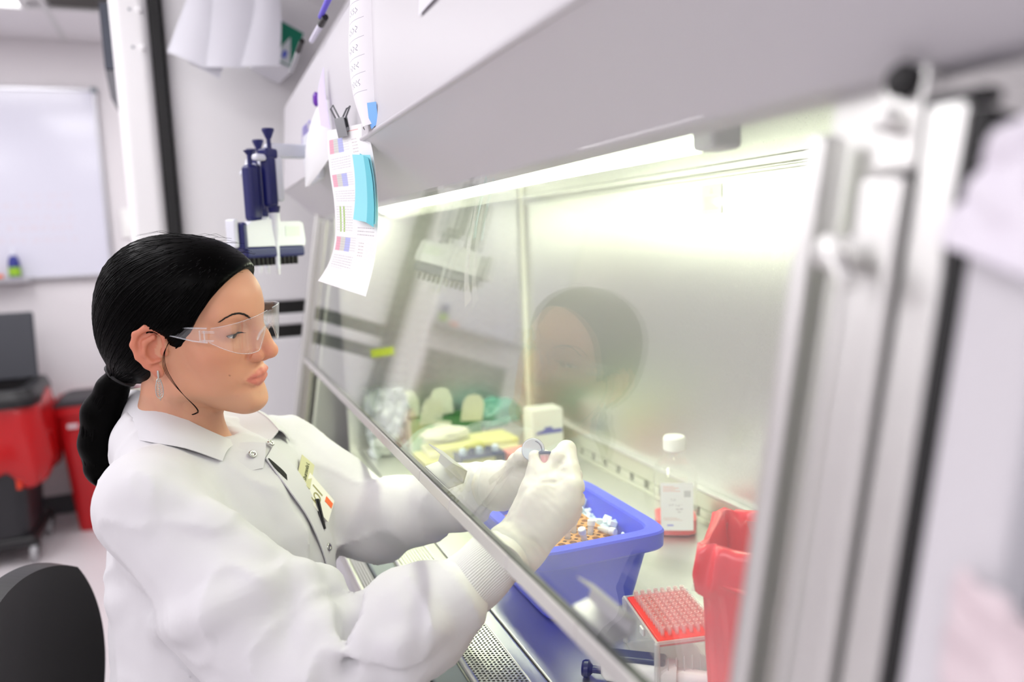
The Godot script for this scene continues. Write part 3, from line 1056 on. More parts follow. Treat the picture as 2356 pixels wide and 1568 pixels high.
func skin_color(p: Vector3) -> Color:
	var q := head_at.affine_inverse() * p
	var s := absf(q.z)
	var c := lin(0.83, 0.60, 0.485)
	# redder cheeks, nose tip and ears; olive jaw
	c = c.lerp(lin(0.84, 0.52, 0.42), 0.5 * exp(-(pow((q.x - 0.115) / 0.02, 2) + pow((q.y + 0.018) / 0.02, 2))))
	c = c.lerp(lin(0.83, 0.53, 0.42), 0.35 * exp(-(pow((q.x - 0.07) / 0.03, 2) + pow((q.y + 0.015) / 0.022, 2))))
	if s > 0.0745 and q.x < 0.012:
		c = c.lerp(lin(0.80, 0.46, 0.37), 0.7)
	# lips: between the lip edges, narrowing to the corners
	var w := 1.0 - pow(clampf(s / 0.0275, 0.0, 1.0), 2.2)
	var top := -0.0510 + 0.0110 * w - 0.0012 * exp(-pow(s / 0.003, 2))
	var low := -0.0525 - 0.0135 * w
	if q.x > 0.065 and s < 0.028 and q.y < top + 0.001 and q.y > low - 0.001:
		var k := clampf(minf(top + 0.001 - q.y, q.y - low + 0.001) / 0.0015, 0.0, 1.0)
		c = c.lerp(lin(0.79, 0.45, 0.40), 0.9 * k)
	# darker lids and lash line
	var e := Vector2((s - 0.035) / 0.018, (q.y - 0.017) / 0.010)
	if q.x > 0.06 and e.length() < 1.3:
		c = c.lerp(lin(0.62, 0.40, 0.33), 0.35 * clampf(1.3 - e.length(), 0.0, 1.0) * 2.0)
	# freckle-like marks
	for f in [Vector3(0.055, -0.028, 0.05), Vector3(0.104, 0.062, 0.012), Vector3(0.072, -0.040, 0.043), Vector3(0.03, -0.075, 0.045)]:
		if Vector3(q.x, q.y, q.z).distance_to(f) < 0.0035 and absf(q.y - f.y) < 0.0012:
			c = c.lerp(lin(0.35, 0.2, 0.15), 0.6)
	return c

func head_field() -> void:
	var f := Field.new()
	skin_field = f
	f.frame = head_at
	# skull and forehead
	f.ell(Vector3(-0.012, 0.045, 0), Vector3(0.092, 0.079, 0.0705), 0.02)
	f.ell(Vector3(0.034, 0.050, 0), Vector3(0.067, 0.057, 0.058), 0.02)
	# middle of the face
	f.ell(Vector3(0.038, -0.012, 0), Vector3(0.051, 0.060, 0.056), 0.02)
	f.ell(Vector3(0.036, -0.056, 0), Vector3(0.046, 0.038, 0.043), 0.02)
	f.ell(Vector3(0.074, -0.048, 0), Vector3(0.0225, 0.030, 0.028), 0.018)
	for s in [-1.0, 1.0]:
		f.cap(Vector3(0.084, 0.036, s * 0.012), Vector3(0.064, 0.040, s * 0.045), 0.012, 0.009, 0.014)
		f.ell(Vector3(0.050, -0.013, s * 0.040), Vector3(0.027, 0.020, 0.018), 0.02)
		f.ell(Vector3(0.046, -0.045, s * 0.030), Vector3(0.030, 0.028, 0.020), 0.02)
		f.cap(Vector3(0.000, -0.004, s * 0.054), Vector3(0.010, -0.056, s * 0.046), 0.015, 0.015, 0.02)
		f.cap(Vector3(0.010, -0.056, s * 0.046), Vector3(0.074, -0.087, s * 0.012), 0.015, 0.013, 0.02)
		f.cap(Vector3(0.025, 0.026, s * 0.057), Vector3(0.050, -0.006, s * 0.049), 0.011, 0.011, 0.02)
	f.ell(Vector3(0.083, -0.087, 0), Vector3(0.018, 0.0155, 0.020), 0.018)
	f.ell(Vector3(0.06, -0.082, 0), Vector3(0.03, 0.018, 0.03), 0.02)
	# eye sockets, lids
	for s in [-1.0, 1.0]:
		f.ell(Vector3(0.094, 0.016, s * 0.0355), Vector3(0.0165, 0.0125, 0.017), 0.014, 1)
		f.ell(Vector3(0.0700, 0.0165, s * 0.0355), Vector3(0.0138, 0.0132, 0.0145), 0.006)
		f.cap(Vector3(0.0855, 0.0120, s * 0.0275), Vector3(0.0775, 0.0128, s * 0.0465), 0.0036, 0.0022, 0.0015, 1)
	# nose
	f.cap(Vector3(0.093, 0.026, 0), Vector3(0.102, 0.004, 0), 0.0075, 0.0082, 0.014)
	f.cap(Vector3(0.102, 0.004, 0), Vector3(0.1115, -0.0145, 0), 0.0080, 0.0098, 0.008)
	f.cap(Vector3(0.112, -0.018, 0), Vector3(0.101, -0.026, 0), 0.0086, 0.0062, 0.006)
	for s in [-1.0, 1.0]:
		f.ell(Vector3(0.0985, -0.0210, s * 0.0130), Vector3(0.0098, 0.0082, 0.0068), 0.004)
		f.cap(Vector3(0.094, -0.004, s * 0.006), Vector3(0.090, -0.018, s * 0.014), 0.006, 0.006, 0.012)
		f.cap(Vector3(0.0960, -0.0105, s * 0.0165), Vector3(0.0885, -0.0215, s * 0.0205), 0.0022, 0.0026, 0.005, 1)
		f.cap(Vector3(0.1090, -0.0292, s * 0.0058), Vector3(0.1010, -0.0290, s * 0.0098), 0.0034, 0.0032, 0.002, 1)
	# lips
	for s in [-1.0, 1.0]:
		f.cap(Vector3(0.0968, -0.0470, s * 0.004), Vector3(0.0945, -0.0488, s * 0.0145), 0.0064, 0.0050, 0.005)
		f.cap(Vector3(0.0945, -0.0488, s * 0.0145), Vector3(0.0865, -0.0520, s * 0.0250), 0.0050, 0.0030, 0.005)
		f.cap(Vector3(0.0950, -0.0588, s * 0.004), Vector3(0.0928, -0.0575, s * 0.0145), 0.0070, 0.0054, 0.005)
		f.cap(Vector3(0.0928, -0.0575, s * 0.0145), Vector3(0.0862, -0.0530, s * 0.0240), 0.0050, 0.0026, 0.005)
		f.cap(Vector3(0.1062, -0.0525, s * 0.000), Vector3(0.1012, -0.0525, s * 0.0145), 0.0022, 0.0020, 0.003, 1)
		f.cap(Vector3(0.1012, -0.0525, s * 0.0145), Vector3(0.0910, -0.0525, s * 0.0265), 0.0020, 0.0016, 0.003, 1)
	f.cap(Vector3(0.1110, -0.0725, -0.014), Vector3(0.1110, -0.0725, 0.014), 0.009, 0.009, 0.016, 1)
	# ears
	for s in [-1.0, 1.0]:
		f.ell(Vector3(-0.011, 0.001, s * 0.0735), Vector3(0.0200, 0.0285, 0.0045), 0.004, 0, Basis(Vector3.UP, s * 0.55))
		var helix := [Vector3(0.004, 0.005, 0.071), Vector3(0.005, 0.018, 0.0735), Vector3(-0.002, 0.0275, 0.077), Vector3(-0.014, 0.0290, 0.082), Vector3(-0.026, 0.021, 0.086), Vector3(-0.030, 0.007, 0.087), Vector3(-0.026, -0.009, 0.085), Vector3(-0.018, -0.021, 0.081), Vector3(-0.010, -0.029, 0.077)]
		for i in helix.size() - 1:
			var p: Vector3 = helix[i]
			var q: Vector3 = helix[i + 1]
			f.cap(p * Vector3(1, 1, s), q * Vector3(1, 1, s), 0.0036, 0.0036, 0.004)
		var anti := [Vector3(-0.006, 0.017, 0.079), Vector3(-0.016, 0.010, 0.083), Vector3(-0.018, -0.004, 0.083), Vector3(-0.011, -0.015, 0.080), Vector3(-0.003, -0.014, 0.077)]
		for i in anti.size() - 1:
			f.cap(anti[i] * Vector3(1, 1, s), anti[i + 1] * Vector3(1, 1, s), 0.0034, 0.0034, 0.004)
		f.ell(Vector3(-0.006, -0.003, s * 0.0815), Vector3(0.0095, 0.0125, 0.0075), 0.003, 1)
		f.ell(Vector3(0.0035, -0.004, s * 0.0735), Vector3(0.0045, 0.0065, 0.0042), 0.004)
		f.ell(Vector3(-0.007, -0.031, s * 0.0745), Vector3(0.0075, 0.0085, 0.0042), 0.005)
	# neck, then the shoulders and arms inside the coat
	var inv := head_at.affine_inverse()
	f.cap(Vector3(-0.022, -0.03, 0), inv * NB, 0.044, 0.050, 0.02)
	f.cap(Vector3(0.008, -0.080, 0), inv * (NB + Vector3(0.030, -0.03, 0.018)), 0.024, 0.026, 0.02)
	f.cap(Vector3(-0.018, -0.035, 0.046), inv * Vector3(0.0, 1.05, -1.165), 0.011, 0.009, 0.025)
	f.frame = Transform3D()
	f.cap(NB, Vector3(0.0, 0.96, -1.18), 0.046, 0.085, 0.05)
	f.cap(Vector3(0.0, 0.95, -1.18), Vector3(-0.02, 0.62, -1.15), 0.085, 0.11, 0.05)
	f.cap(RS + Vector3(0, -0.02, 0), LS + Vector3(0, -0.02, 0), 0.034, 0.034, 0.05)
	f.cap(RS + Vector3(0, -0.01, 0), RE + Vector3(-0.01, -0.015, -0.01), 0.038, 0.024, 0.02)
	f.cap(RE + Vector3(-0.01, -0.015, -0.01), Vector3(0.20, 0.892, -0.862), 0.024, 0.024, 0.02)
	f.cap(Vector3(0.20, 0.892, -0.862), RW, 0.024, 0.022, 0.02)
	f.cap(LS, LE, 0.042, 0.034, 0.03)
	f.cap(LE, LW, 0.034, 0.024, 0.03)

func head_and_body(o: Node3D) -> void:
	head_field()
	var f := skin_field
	var st := begin()
	# head and neck finely, the covered rest coarsely
	f.build(st, Vector3(-0.14, 1.056, -1.29), Vector3(0.13, 1.37, -1.04), 0.0021, skin_color)
	f.build(st, Vector3(-0.26, 0.48, -1.45), Vector3(0.42, 1.064, -0.80), 0.012, skin_color)
	var m := mat(Color.WHITE, 0.48)
	m.vertex_color_use_as_albedo = true
	m.subsurf_scatter_enabled = true
	m.subsurf_scatter_strength = 0.12
	m.metallic_specular = 0.45
	bump(m, noise_tex(0.35, 512, 512, 41, null, 3), 0.012, Vector3(14, 14, 14))
	wpart(o, "body", finish(st), m)
	# eyes under the lids
	for s in [-1.0, 1.0]:
		var e := Node3D.new()
		e.name = "eye"
		o.add_child(e, true)
		var c := head_at * Vector3(0.0700, 0.0165, s * 0.0355)
		e.position = c - o.position
		var ball := SphereMesh.new()
		ball.radius = 0.0126
		ball.height = 0.0252
		ball.radial_segments = 32
		ball.rings = 20
		part(e, "eyeball", ball, mat(Color(0.86, 0.83, 0.82), 0.15))
		var look := (head_at.basis * Vector3(0.93, -0.36, 0.0)).normalized()
		var ib := Basis(look.cross(Vector3.UP).normalized(), look, Vector3.ZERO)
		ib.z = ib.x.cross(ib.y)
		var ist := begin()
		lathe_into(ist, [[0.0058, 0.01125], [0.0045, 0.0123], [0.0022, 0.01285], [0.0, 0.0129]], 24, Transform3D(ib, Vector3.ZERO), Vector2.ONE, false)
		part(e, "iris", finish(ist), mat(Color(0.10, 0.06, 0.05), 0.08))
	# eyebrows and lashes
	rng.seed = 5
	var brow_m := mat(Color(0.13, 0.095, 0.08), 0.6)
	var lash_m := mat(Color(0.03, 0.025, 0.025), 0.6)
	for s in [-1.0, 1.0]:
		var bst := begin()
		for i in 190:
			var t := rng.randf()
			var arc := Vector3(0.096, 0.0315, 0.0190).lerp(Vector3(0.090, 0.0520, 0.0360), t).lerp(Vector3(0.090, 0.0520, 0.0360).lerp(Vector3(0.071, 0.0345, 0.0530), t), t) + Vector3(0, rng.randf_range(-1, 1) * lerpf(0.0016, 0.0004, t), 0)
			var p := snap(f, head_at * (arc * Vector3(1, 1, s)), 0.0003)
			var dirn := head_at.basis * (Vector3(-0.30, lerpf(0.55, -0.25, t), 0.8 * s).normalized())
			var q := snap(f, p + dirn * 0.0045, 0.0006, 2)
			tube_into(bst, [p, (p + q) / 2.0, q], [0.00026, 0.00026, 0.0001], 3, false)
		wpart(o, "eyebrow", finish(bst), brow_m)
		var lst := begin()
		for i in 26:
			var t := i / 25.0
			var p := head_at * (Vector3(lerpf(0.0850, 0.0750, t), 0.0148 + 0.0018 * sin(PI * t), s * lerpf(0.0260, 0.0480, t)))
			tube_into(lst, [p, p + head_at.basis * Vector3(0.004, -0.0015, s * lerpf(-0.001, 0.003, t)), p + head_at.basis * Vector3(0.0065, -0.001, s * lerpf(-0.001, 0.005, t))], [0.0004, 0.0003, 0.0001], 3, false)
		wpart(o, "eyelashes", finish(lst), lash_m)

# ---------------------------------------------------------------- hair: swept back and tied at the nape
func hair(o: Node3D) -> void:
	var f := Field.new()
	hair_field = f
	f.frame = head_at
	f.ell(Vector3(-0.018, 0.046, 0), Vector3(0.1015, 0.0875, 0.0815), 0.02)
	f.ell(Vector3(0.030, 0.058, 0), Vector3(0.069, 0.0655, 0.0685), 0.03)
	f.ell(Vector3(-0.058, -0.005, 0), Vector3(0.062, 0.062, 0.064), 0.04)
	f.cap(Vector3(-0.075, -0.03, 0), Vector3(-0.108, -0.066, 0.0), 0.040, 0.016, 0.03)
	for s in [-1.0, 1.0]:
		f.cap(Vector3(0.03, 0.045, s * 0.062), Vector3(0.004, 0.030, s * 0.071), 0.012, 0.009, 0.02)
	# the face is left free
	f.ell(Vector3(0.128, -0.030, 0), Vector3(0.114, 0.134, 0.138), 0.006, 1)
	for s in [-1.0, 1.0]:
		f.ell(Vector3(-0.006, -0.004, s * 0.086), Vector3(0.021, 0.029, 0.028), 0.006, 1, Basis(Vector3.UP, s * 0.42))
		f.ell(Vector3(0.012, -0.072, s * 0.058), Vector3(0.046, 0.042, 0.045), 0.008, 1)
	f.ell(Vector3(0.010, -0.105, 0), Vector3(0.075, 0.055, 0.08), 0.01, 1)
	# tail
	var inv := head_at.affine_inverse()
	var tail := [Vector3(-0.110, 1.172, -1.226), Vector3(-0.124, 1.150, -1.238), Vector3(-0.140, 1.115, -1.248), Vector3(-0.148, 1.07, -1.258), Vector3(-0.150, 1.03, -1.262), Vector3(-0.150, 1.008, -1.262)]
	var tr := [0.013, 0.020, 0.027, 0.028, 0.022, 0.008]
	for i in tail.size() - 1:
		f.cap(inv * tail[i], inv * tail[i + 1], tr[i], tr[i + 1], 0.012)
	f.frame = Transform3D()
	var st := begin()
	f.build(st, Vector3(-0.20, 0.985, -1.32), Vector3(0.10, 1.372, -1.03), 0.0035)
	# strands that follow the surface from the hairline to the tie
	rng.seed = 23
	var all := PackedInt32Array(range(f.kind.size()))
	var mid := Vector3(-0.02, 0.03, 0)
	var knot := Vector3(-0.112, -0.066, 0.0)
	for i in 900:
		var a := rng.randf_range(-1.0, 1.0)
		var start := Vector3(0.072 - 0.12 * pow(absf(a), 1.7) + rng.randf_range(-0.10, 0.012), 0.112 - 0.085 * pow(absf(a), 1.5), a * 0.085)
		var v0 := (start - mid).normalized()
		var v1 := (knot - mid).normalized()
		var pts := []
		var rad := []
		var off := rng.randf_range(-0.0006, 0.0)
		var lockr := rng.randf_range(0.0006, 0.0018)
		var wob := rng.randf_range(-0.05, 0.05)
		var w0 := rng.randf_range(0.0, 0.15)
		for k in 12:
			var t := lerpf(w0, 1.0, k / 11.0)
			var v := v0.slerp(v1, t)
			v = (v + Vector3(0, -wob * sin(PI * t), wob * sin(PI * t))).normalized()
			var r := 0.125
			for it in 7:
				var d := f.at(head_at * (mid + v * r), all)
				r = clampf(r - d * 0.9, 0.05, 0.14)
			if pts.size() and pts[-1].distance_to(head_at * (mid + v * (r + off))) > 0.034:
				if t < 0.5:
					pts.clear()
					rad.clear()
				else:
					break
			pts.append(head_at * (mid + v * (r + off)))
			rad.append(lockr * (1.0 - 0.5 * absf(2.0 * t - 1.0)))
		if pts.size() > 3:
			tube_into(st, pts, rad, 6, false)
	for i in 240:
		var pts := []
		var a := rng.randf() * TAU
		var q := rng.randf_range(0.86, 1.0)
		var lr := rng.randf_range(0.0010, 0.0026)
		var end := rng.randf_range(0.75, 1.04)
		for k in 10:
			var t := k / 9.0 * end * (tail.size() - 1)
			var i0 := mini(int(t), tail.size() - 2)
			var c: Vector3 = tail[i0].lerp(tail[i0 + 1], t - i0)
			var rr: float = lerpf(tr[i0], tr[i0 + 1], clampf(t - i0, 0, 1)) * q
			pts.append(c + Vector3(cos(a) * rr, sin(a + k * 0.1) * 0.002, sin(a) * rr))
		tube_into(st, pts, [lr * 0.5, lr, lr, lr, lr, lr, lr, lr * 0.9, lr * 0.7, lr * 0.2], 5, false)
	# wisps: the loop before the ear and fly-aways on the crown
	var wisp := [Vector3(0.012, 0.012, 0.0745), Vector3(0.006, -0.004, 0.0775), Vector3(0.006, -0.022, 0.078), Vector3(0.012, -0.040, 0.076), Vector3(0.022, -0.060, 0.072), Vector3(0.033, -0.078, 0.066), Vector3(0.035, -0.087, 0.063), Vector3(0.027, -0.091, 0.064)]
	for j in 3:
		var pts := []
		var cv := Curve3D.new()
		for i in wisp.size():
			var tg: Vector3 = (wisp[mini(i + 1, wisp.size() - 1)] - wisp[maxi(i - 1, 0)]) / 5.0
			cv.add_point(wisp[i], -tg, tg)
		for k in 30:
			var p := cv.sample_baked(cv.get_baked_length() * k / 29.0, true)
			pts.append(head_at * (p + Vector3(0.0014 * j * sin(p.y * 60.0), 0.0, 0.0008 * j)))
		tube_into(st, pts, [0.00042 - 0.00006 * j], 4, false)
	for i in 34:
		var a := rng.randf_range(-0.6, 1.0)
		var v := Vector3(cos(1.2 - a), sin(1.2 - a), rng.randf_range(-0.35, 0.5)).normalized()
		var r := 0.125
		for it in 7:
			r -= f.at(head_at * (mid + v * r), all) * 0.9
		var p0 := mid + v * r
		var lift := rng.randf_range(0.002, 0.008)
		var back := Vector3(-0.035, -0.004, rng.randf_range(-0.012, 0.012))
		tube_into(st, [head_at * (p0 - back * 0.6), head_at * (p0 + v * lift), head_at * (p0 + back * 0.9 + v * lift * 0.4)], [0.0002, 0.0002, 0.0001], 3, false)
	var m := mat(Color(0.005, 0.004, 0.004), 0.36)
	m.metallic_specular = 0.14
	wpart(o, "hair", finish(st), m).set_meta("label", "straight black hair swept back into a low ponytail")
	var band := begin()
	var c := Vector3(-0.110, 1.171, -1.227)
	var ax := Vector3(-0.6, -0.75, -0.2).normalized()
	var u := ax.cross(Vector3.UP).normalized()
	var v2 := ax.cross(u)
	for j in 2:
		var ring := []
		for k in 21:
			var a := TAU * k / 20.0
			ring.append(c + ax * (0.004 * j - 0.002) + (u * cos(a) + v2 * sin(a)) * 0.0205)
		tube_into(band, ring, [0.0032], 8, false)
	wpart(o, "hair_tie", finish(band), mat(Color(0.035, 0.035, 0.05), 0.6))

# ---------------------------------------------------------------- lab coat
func coat_warp(p: Vector3) -> float:
	var n := crease.get_noise_3d(p.x * 7.0, p.y * 4.0, p.z * 7.0) * 0.0050
	var g := 1.0 - absf(crease.get_noise_3d(p.x * 8.0 + p.y * 5.0 + 9.0, p.y * 6.5 - p.x * 5.0, p.z * 8.0 + p.y * 3.0))
	n -= pow(g, 7.0) * 0.0042 - 0.0008
	n += crease.get_noise_3d(p.x * 30.0 + 50.0, p.y * 22.0, p.z * 30.0) * 0.0007
	# folds running across the left sleeve
	if p.z < -0.98 and p.x > 0.12:
		var u := (p - LE).dot(LW - LE) / (LW - LE).length_squared()
		n += 0.0034 * sin(u * 15.0 + (p.y - 0.95) * 28.0) * exp(-pow((u - 0.15) / 0.6, 2))
	return n

var crease := FastNoiseLite.new()

func coat_shape() -> void:
	crease.seed = 12
	crease.frequency = 1.0
	crease.noise_type = FastNoiseLite.TYPE_SIMPLEX_SMOOTH
	crease.fractal_type = FastNoiseLite.FRACTAL_NONE
	var f := Field.new()
	coat_field = f
	var yaw := Basis(Vector3.UP, -deg_to_rad(35.0))   # chest points to +x, turned towards +z
	# trunk
	f.ell(Vector3(0.008, 0.935, -1.175), Vector3(0.125, 0.145, 0.165), 0.03, 0, yaw)
	f.ell(Vector3(0.005, 0.80, -1.155), Vector3(0.145, 0.20, 0.165), 0.06, 0, yaw)
	f.ell(Vector3(-0.02, 0.60, -1.15), Vector3(0.17, 0.20, 0.19), 0.06, 0, yaw)
	f.cap(NB + Vector3(-0.030, -0.005, -0.015), NB + Vector3(0.0, -0.07, 0.0), 0.060, 0.09, 0.05)
	f.cap(NB + Vector3(-0.025, -0.012, 0.03), RS + Vector3(0, 0.0, 0), 0.040, 0.055, 0.05)
	f.cap(NB + Vector3(0.0, -0.012, -0.04), LS + Vector3(0, 0.0, 0), 0.040, 0.05, 0.05)
	# right sleeve
	f.cap(RS, RS.lerp(RE, 0.55), 0.060, 0.070, 0.03)
	f.cap(RS.lerp(RE, 0.55), RE + Vector3(0.0, 0.0, 0.0), 0.074, 0.070, 0.02)
	f.cap(RE + Vector3(0.004, -0.004, 0.002), Vector3(0.20, 0.906, -0.858), 0.070, 0.062, 0.014)
	f.cap(Vector3(0.20, 0.906, -0.858), Vector3(0.240, 0.920, -0.850), 0.061, 0.046, 0.012)
	f.cap(Vector3(0.03, 0.96, -0.945), Vector3(0.115, 0.93, -0.945), 0.028, 0.022, 0.02)
	# crook of the elbow
	f.cap(Vector3(0.160, 0.985, -0.98), Vector3(0.130, 0.916, -0.865), 0.028, 0.016, 0.02, 1)
	f.cap(Vector3(0.130, 0.916, -0.865), Vector3(0.114, 0.876, -0.812), 0.014, 0.004, 0.02, 1)
	# left sleeve
	f.cap(LS, LE, 0.058, 0.060, 0.03)
	f.cap(LE, Vector3(0.325, 0.965, -1.075), 0.060, 0.046, 0.02)
	f.cap(Vector3(0.325, 0.965, -1.075), Vector3(0.355, 0.988, -1.038), 0.044, 0.036, 0.015)
	# long soft folds of the sleeve and the back
	var folds := [
		[[Vector3(-0.10, 0.880, -1.00), Vector3(-0.051, 0.925, -0.925), Vector3(-0.018, 0.945, -0.90), Vector3(0.038, 0.958, -0.905), Vector3(0.086, 0.955, -0.93)], 0.016, 0.006],
		[[Vector3(0.086, 0.955, -0.93), Vector3(0.086, 0.925, -0.872), Vector3(0.070, 0.875, -0.842)], 0.014, 0.005],
		[[Vector3(-0.06, 1.06, -1.005), Vector3(0.0, 1.04, -0.97), Vector3(0.05, 1.00, -0.945)], 0.016, 0.005],
		[[Vector3(-0.09, 0.86, -0.97), Vector3(-0.02, 0.83, -0.90), Vector3(0.05, 0.80, -0.87)], 0.018, 0.006],
		[[Vector3(-0.15, 1.00, -1.12), Vector3(-0.14, 0.90, -1.08), Vector3(-0.12, 0.75, -1.05)], 0.018, 0.005],
		[[Vector3(0.12, 0.900, -0.83), Vector3(0.165, 0.905, -0.80), Vector3(0.21, 0.92, -0.80)], 0.014, 0.004],
		[[Vector3(0.13, 0.860, -0.83), Vector3(0.18, 0.865, -0.82), Vector3(0.235, 0.890, -0.835)], 0.016, 0.005],
		[[Vector3(0.06, 1.01, -1.10), Vector3(0.09, 0.95, -1.08), Vector3(0.10, 0.88, -1.06)], 0.014, 0.004]]
	for q in folds:
		var line := []
		for p in q[0]:
			line.append(snap(f, p, q[2] - q[1], 8))
		for i in line.size() - 1:
			f.cap(line[i], line[i + 1], q[1] * (0.75 if i == 0 else 1.0), q[1] * (0.75 if i == line.size() - 2 else 1.0), 0.022 if q[1] > 0.01 else 0.008)
	# neck opening, then the arm openings
	f.cap(NB + Vector3(0.01, 0.02, 0.005), NB + Vector3(0.0, 0.16, 0.0), 0.058, 0.085, 0.006, 1)
	f.cap(NB + Vector3(0.050, 0.010, 0.02), NB + Vector3(0.08, 0.07, 0.02), 0.032, 0.045, 0.01, 1)
	f.warp = coat_warp
	f.warped = 0.009

func lab_coat(o: Node3D) -> void:
	coat_shape()
	var f := coat_field
	var st := begin()
	f.build(st, Vector3(-0.30, 0.42, -1.46), Vector3(0.40, 1.15, -0.76), 0.0052)
	var m := mat(Color(0.82, 0.815, 0.83), 0.8)
	m.rim_enabled = true
	m.rim = 0.25
	bump(m, noise_tex(0.5, 512, 512, 44, null, 2), 0.006, Vector3(30, 30, 30))
	M.cloth = m
	wpart(o, "lab_coat", finish(st), m).set_meta("label", "white cotton lab coat with snap buttons")
	# ribbed knit cuffs
	for c in [[Vector3(0.234, 0.919, -0.851), Vector3(0.314, 0.962, -0.866), 0.0400, 0.0345], [Vector3(0.345, 0.980, -1.050), Vector3(0.368, 0.998, -1.020), 0.028, 0.027]]:
		var a: Vector3 = c[0]
		var b: Vector3 = c[1]
		var ax := (b - a).normalized()
		var u := ax.cross(Vector3.UP).normalized()
		var v := ax.cross(u)
		var pts := PackedVector3Array()
		var rows := 26
		var seg := 400
		for r in rows:
			var t := r / float(rows - 1)
			for s in seg:
				var an := TAU * s / seg
				var rib := 0.00055 * cos(an * 80.0)
				var rr: float = lerpf(c[2], c[3], t) * (1.0 + 0.05 * sin(an * 2.0 + 1.0)) + rib + 0.0012 * sin(t * 9.0 + an * 3.0)
				if r == 0:
					rr *= 0.9
				pts.append(a.lerp(b, t) + (u * cos(an) + v * sin(an)) * rr)
		var kst := begin()
		grid(kst, pts, rows, seg, true, true)
		wpart(o, "knit_cuff", finish(kst), m)

# ---------------------------------------------------------------- collar, front edge and snaps
func loft(st: SurfaceTool, top: Array, low: Array, bulge: Vector3, thick := 0.0016, nu := 24, nv := 8) -> void:
	var ct := Curve3D.new()
	var cl := Curve3D.new()
	for c in [[ct, top], [cl, low]]:
		var pts: Array = c[1]
		for i in pts.size():
			var t: Vector3 = (pts[mini(i + 1, pts.size() - 1)] - pts[maxi(i - 1, 0)]) / 6.0
			c[0].add_point(pts[i], -t, t)
	var lt := ct.get_baked_length()
	var ll := cl.get_baked_length()
	sheet_into(st, func(u, v): return ct.sample_baked(u * lt, true).lerp(cl.sample_baked(u * ll, true), v) + bulge * sin(PI * v), nu, nv, thick)

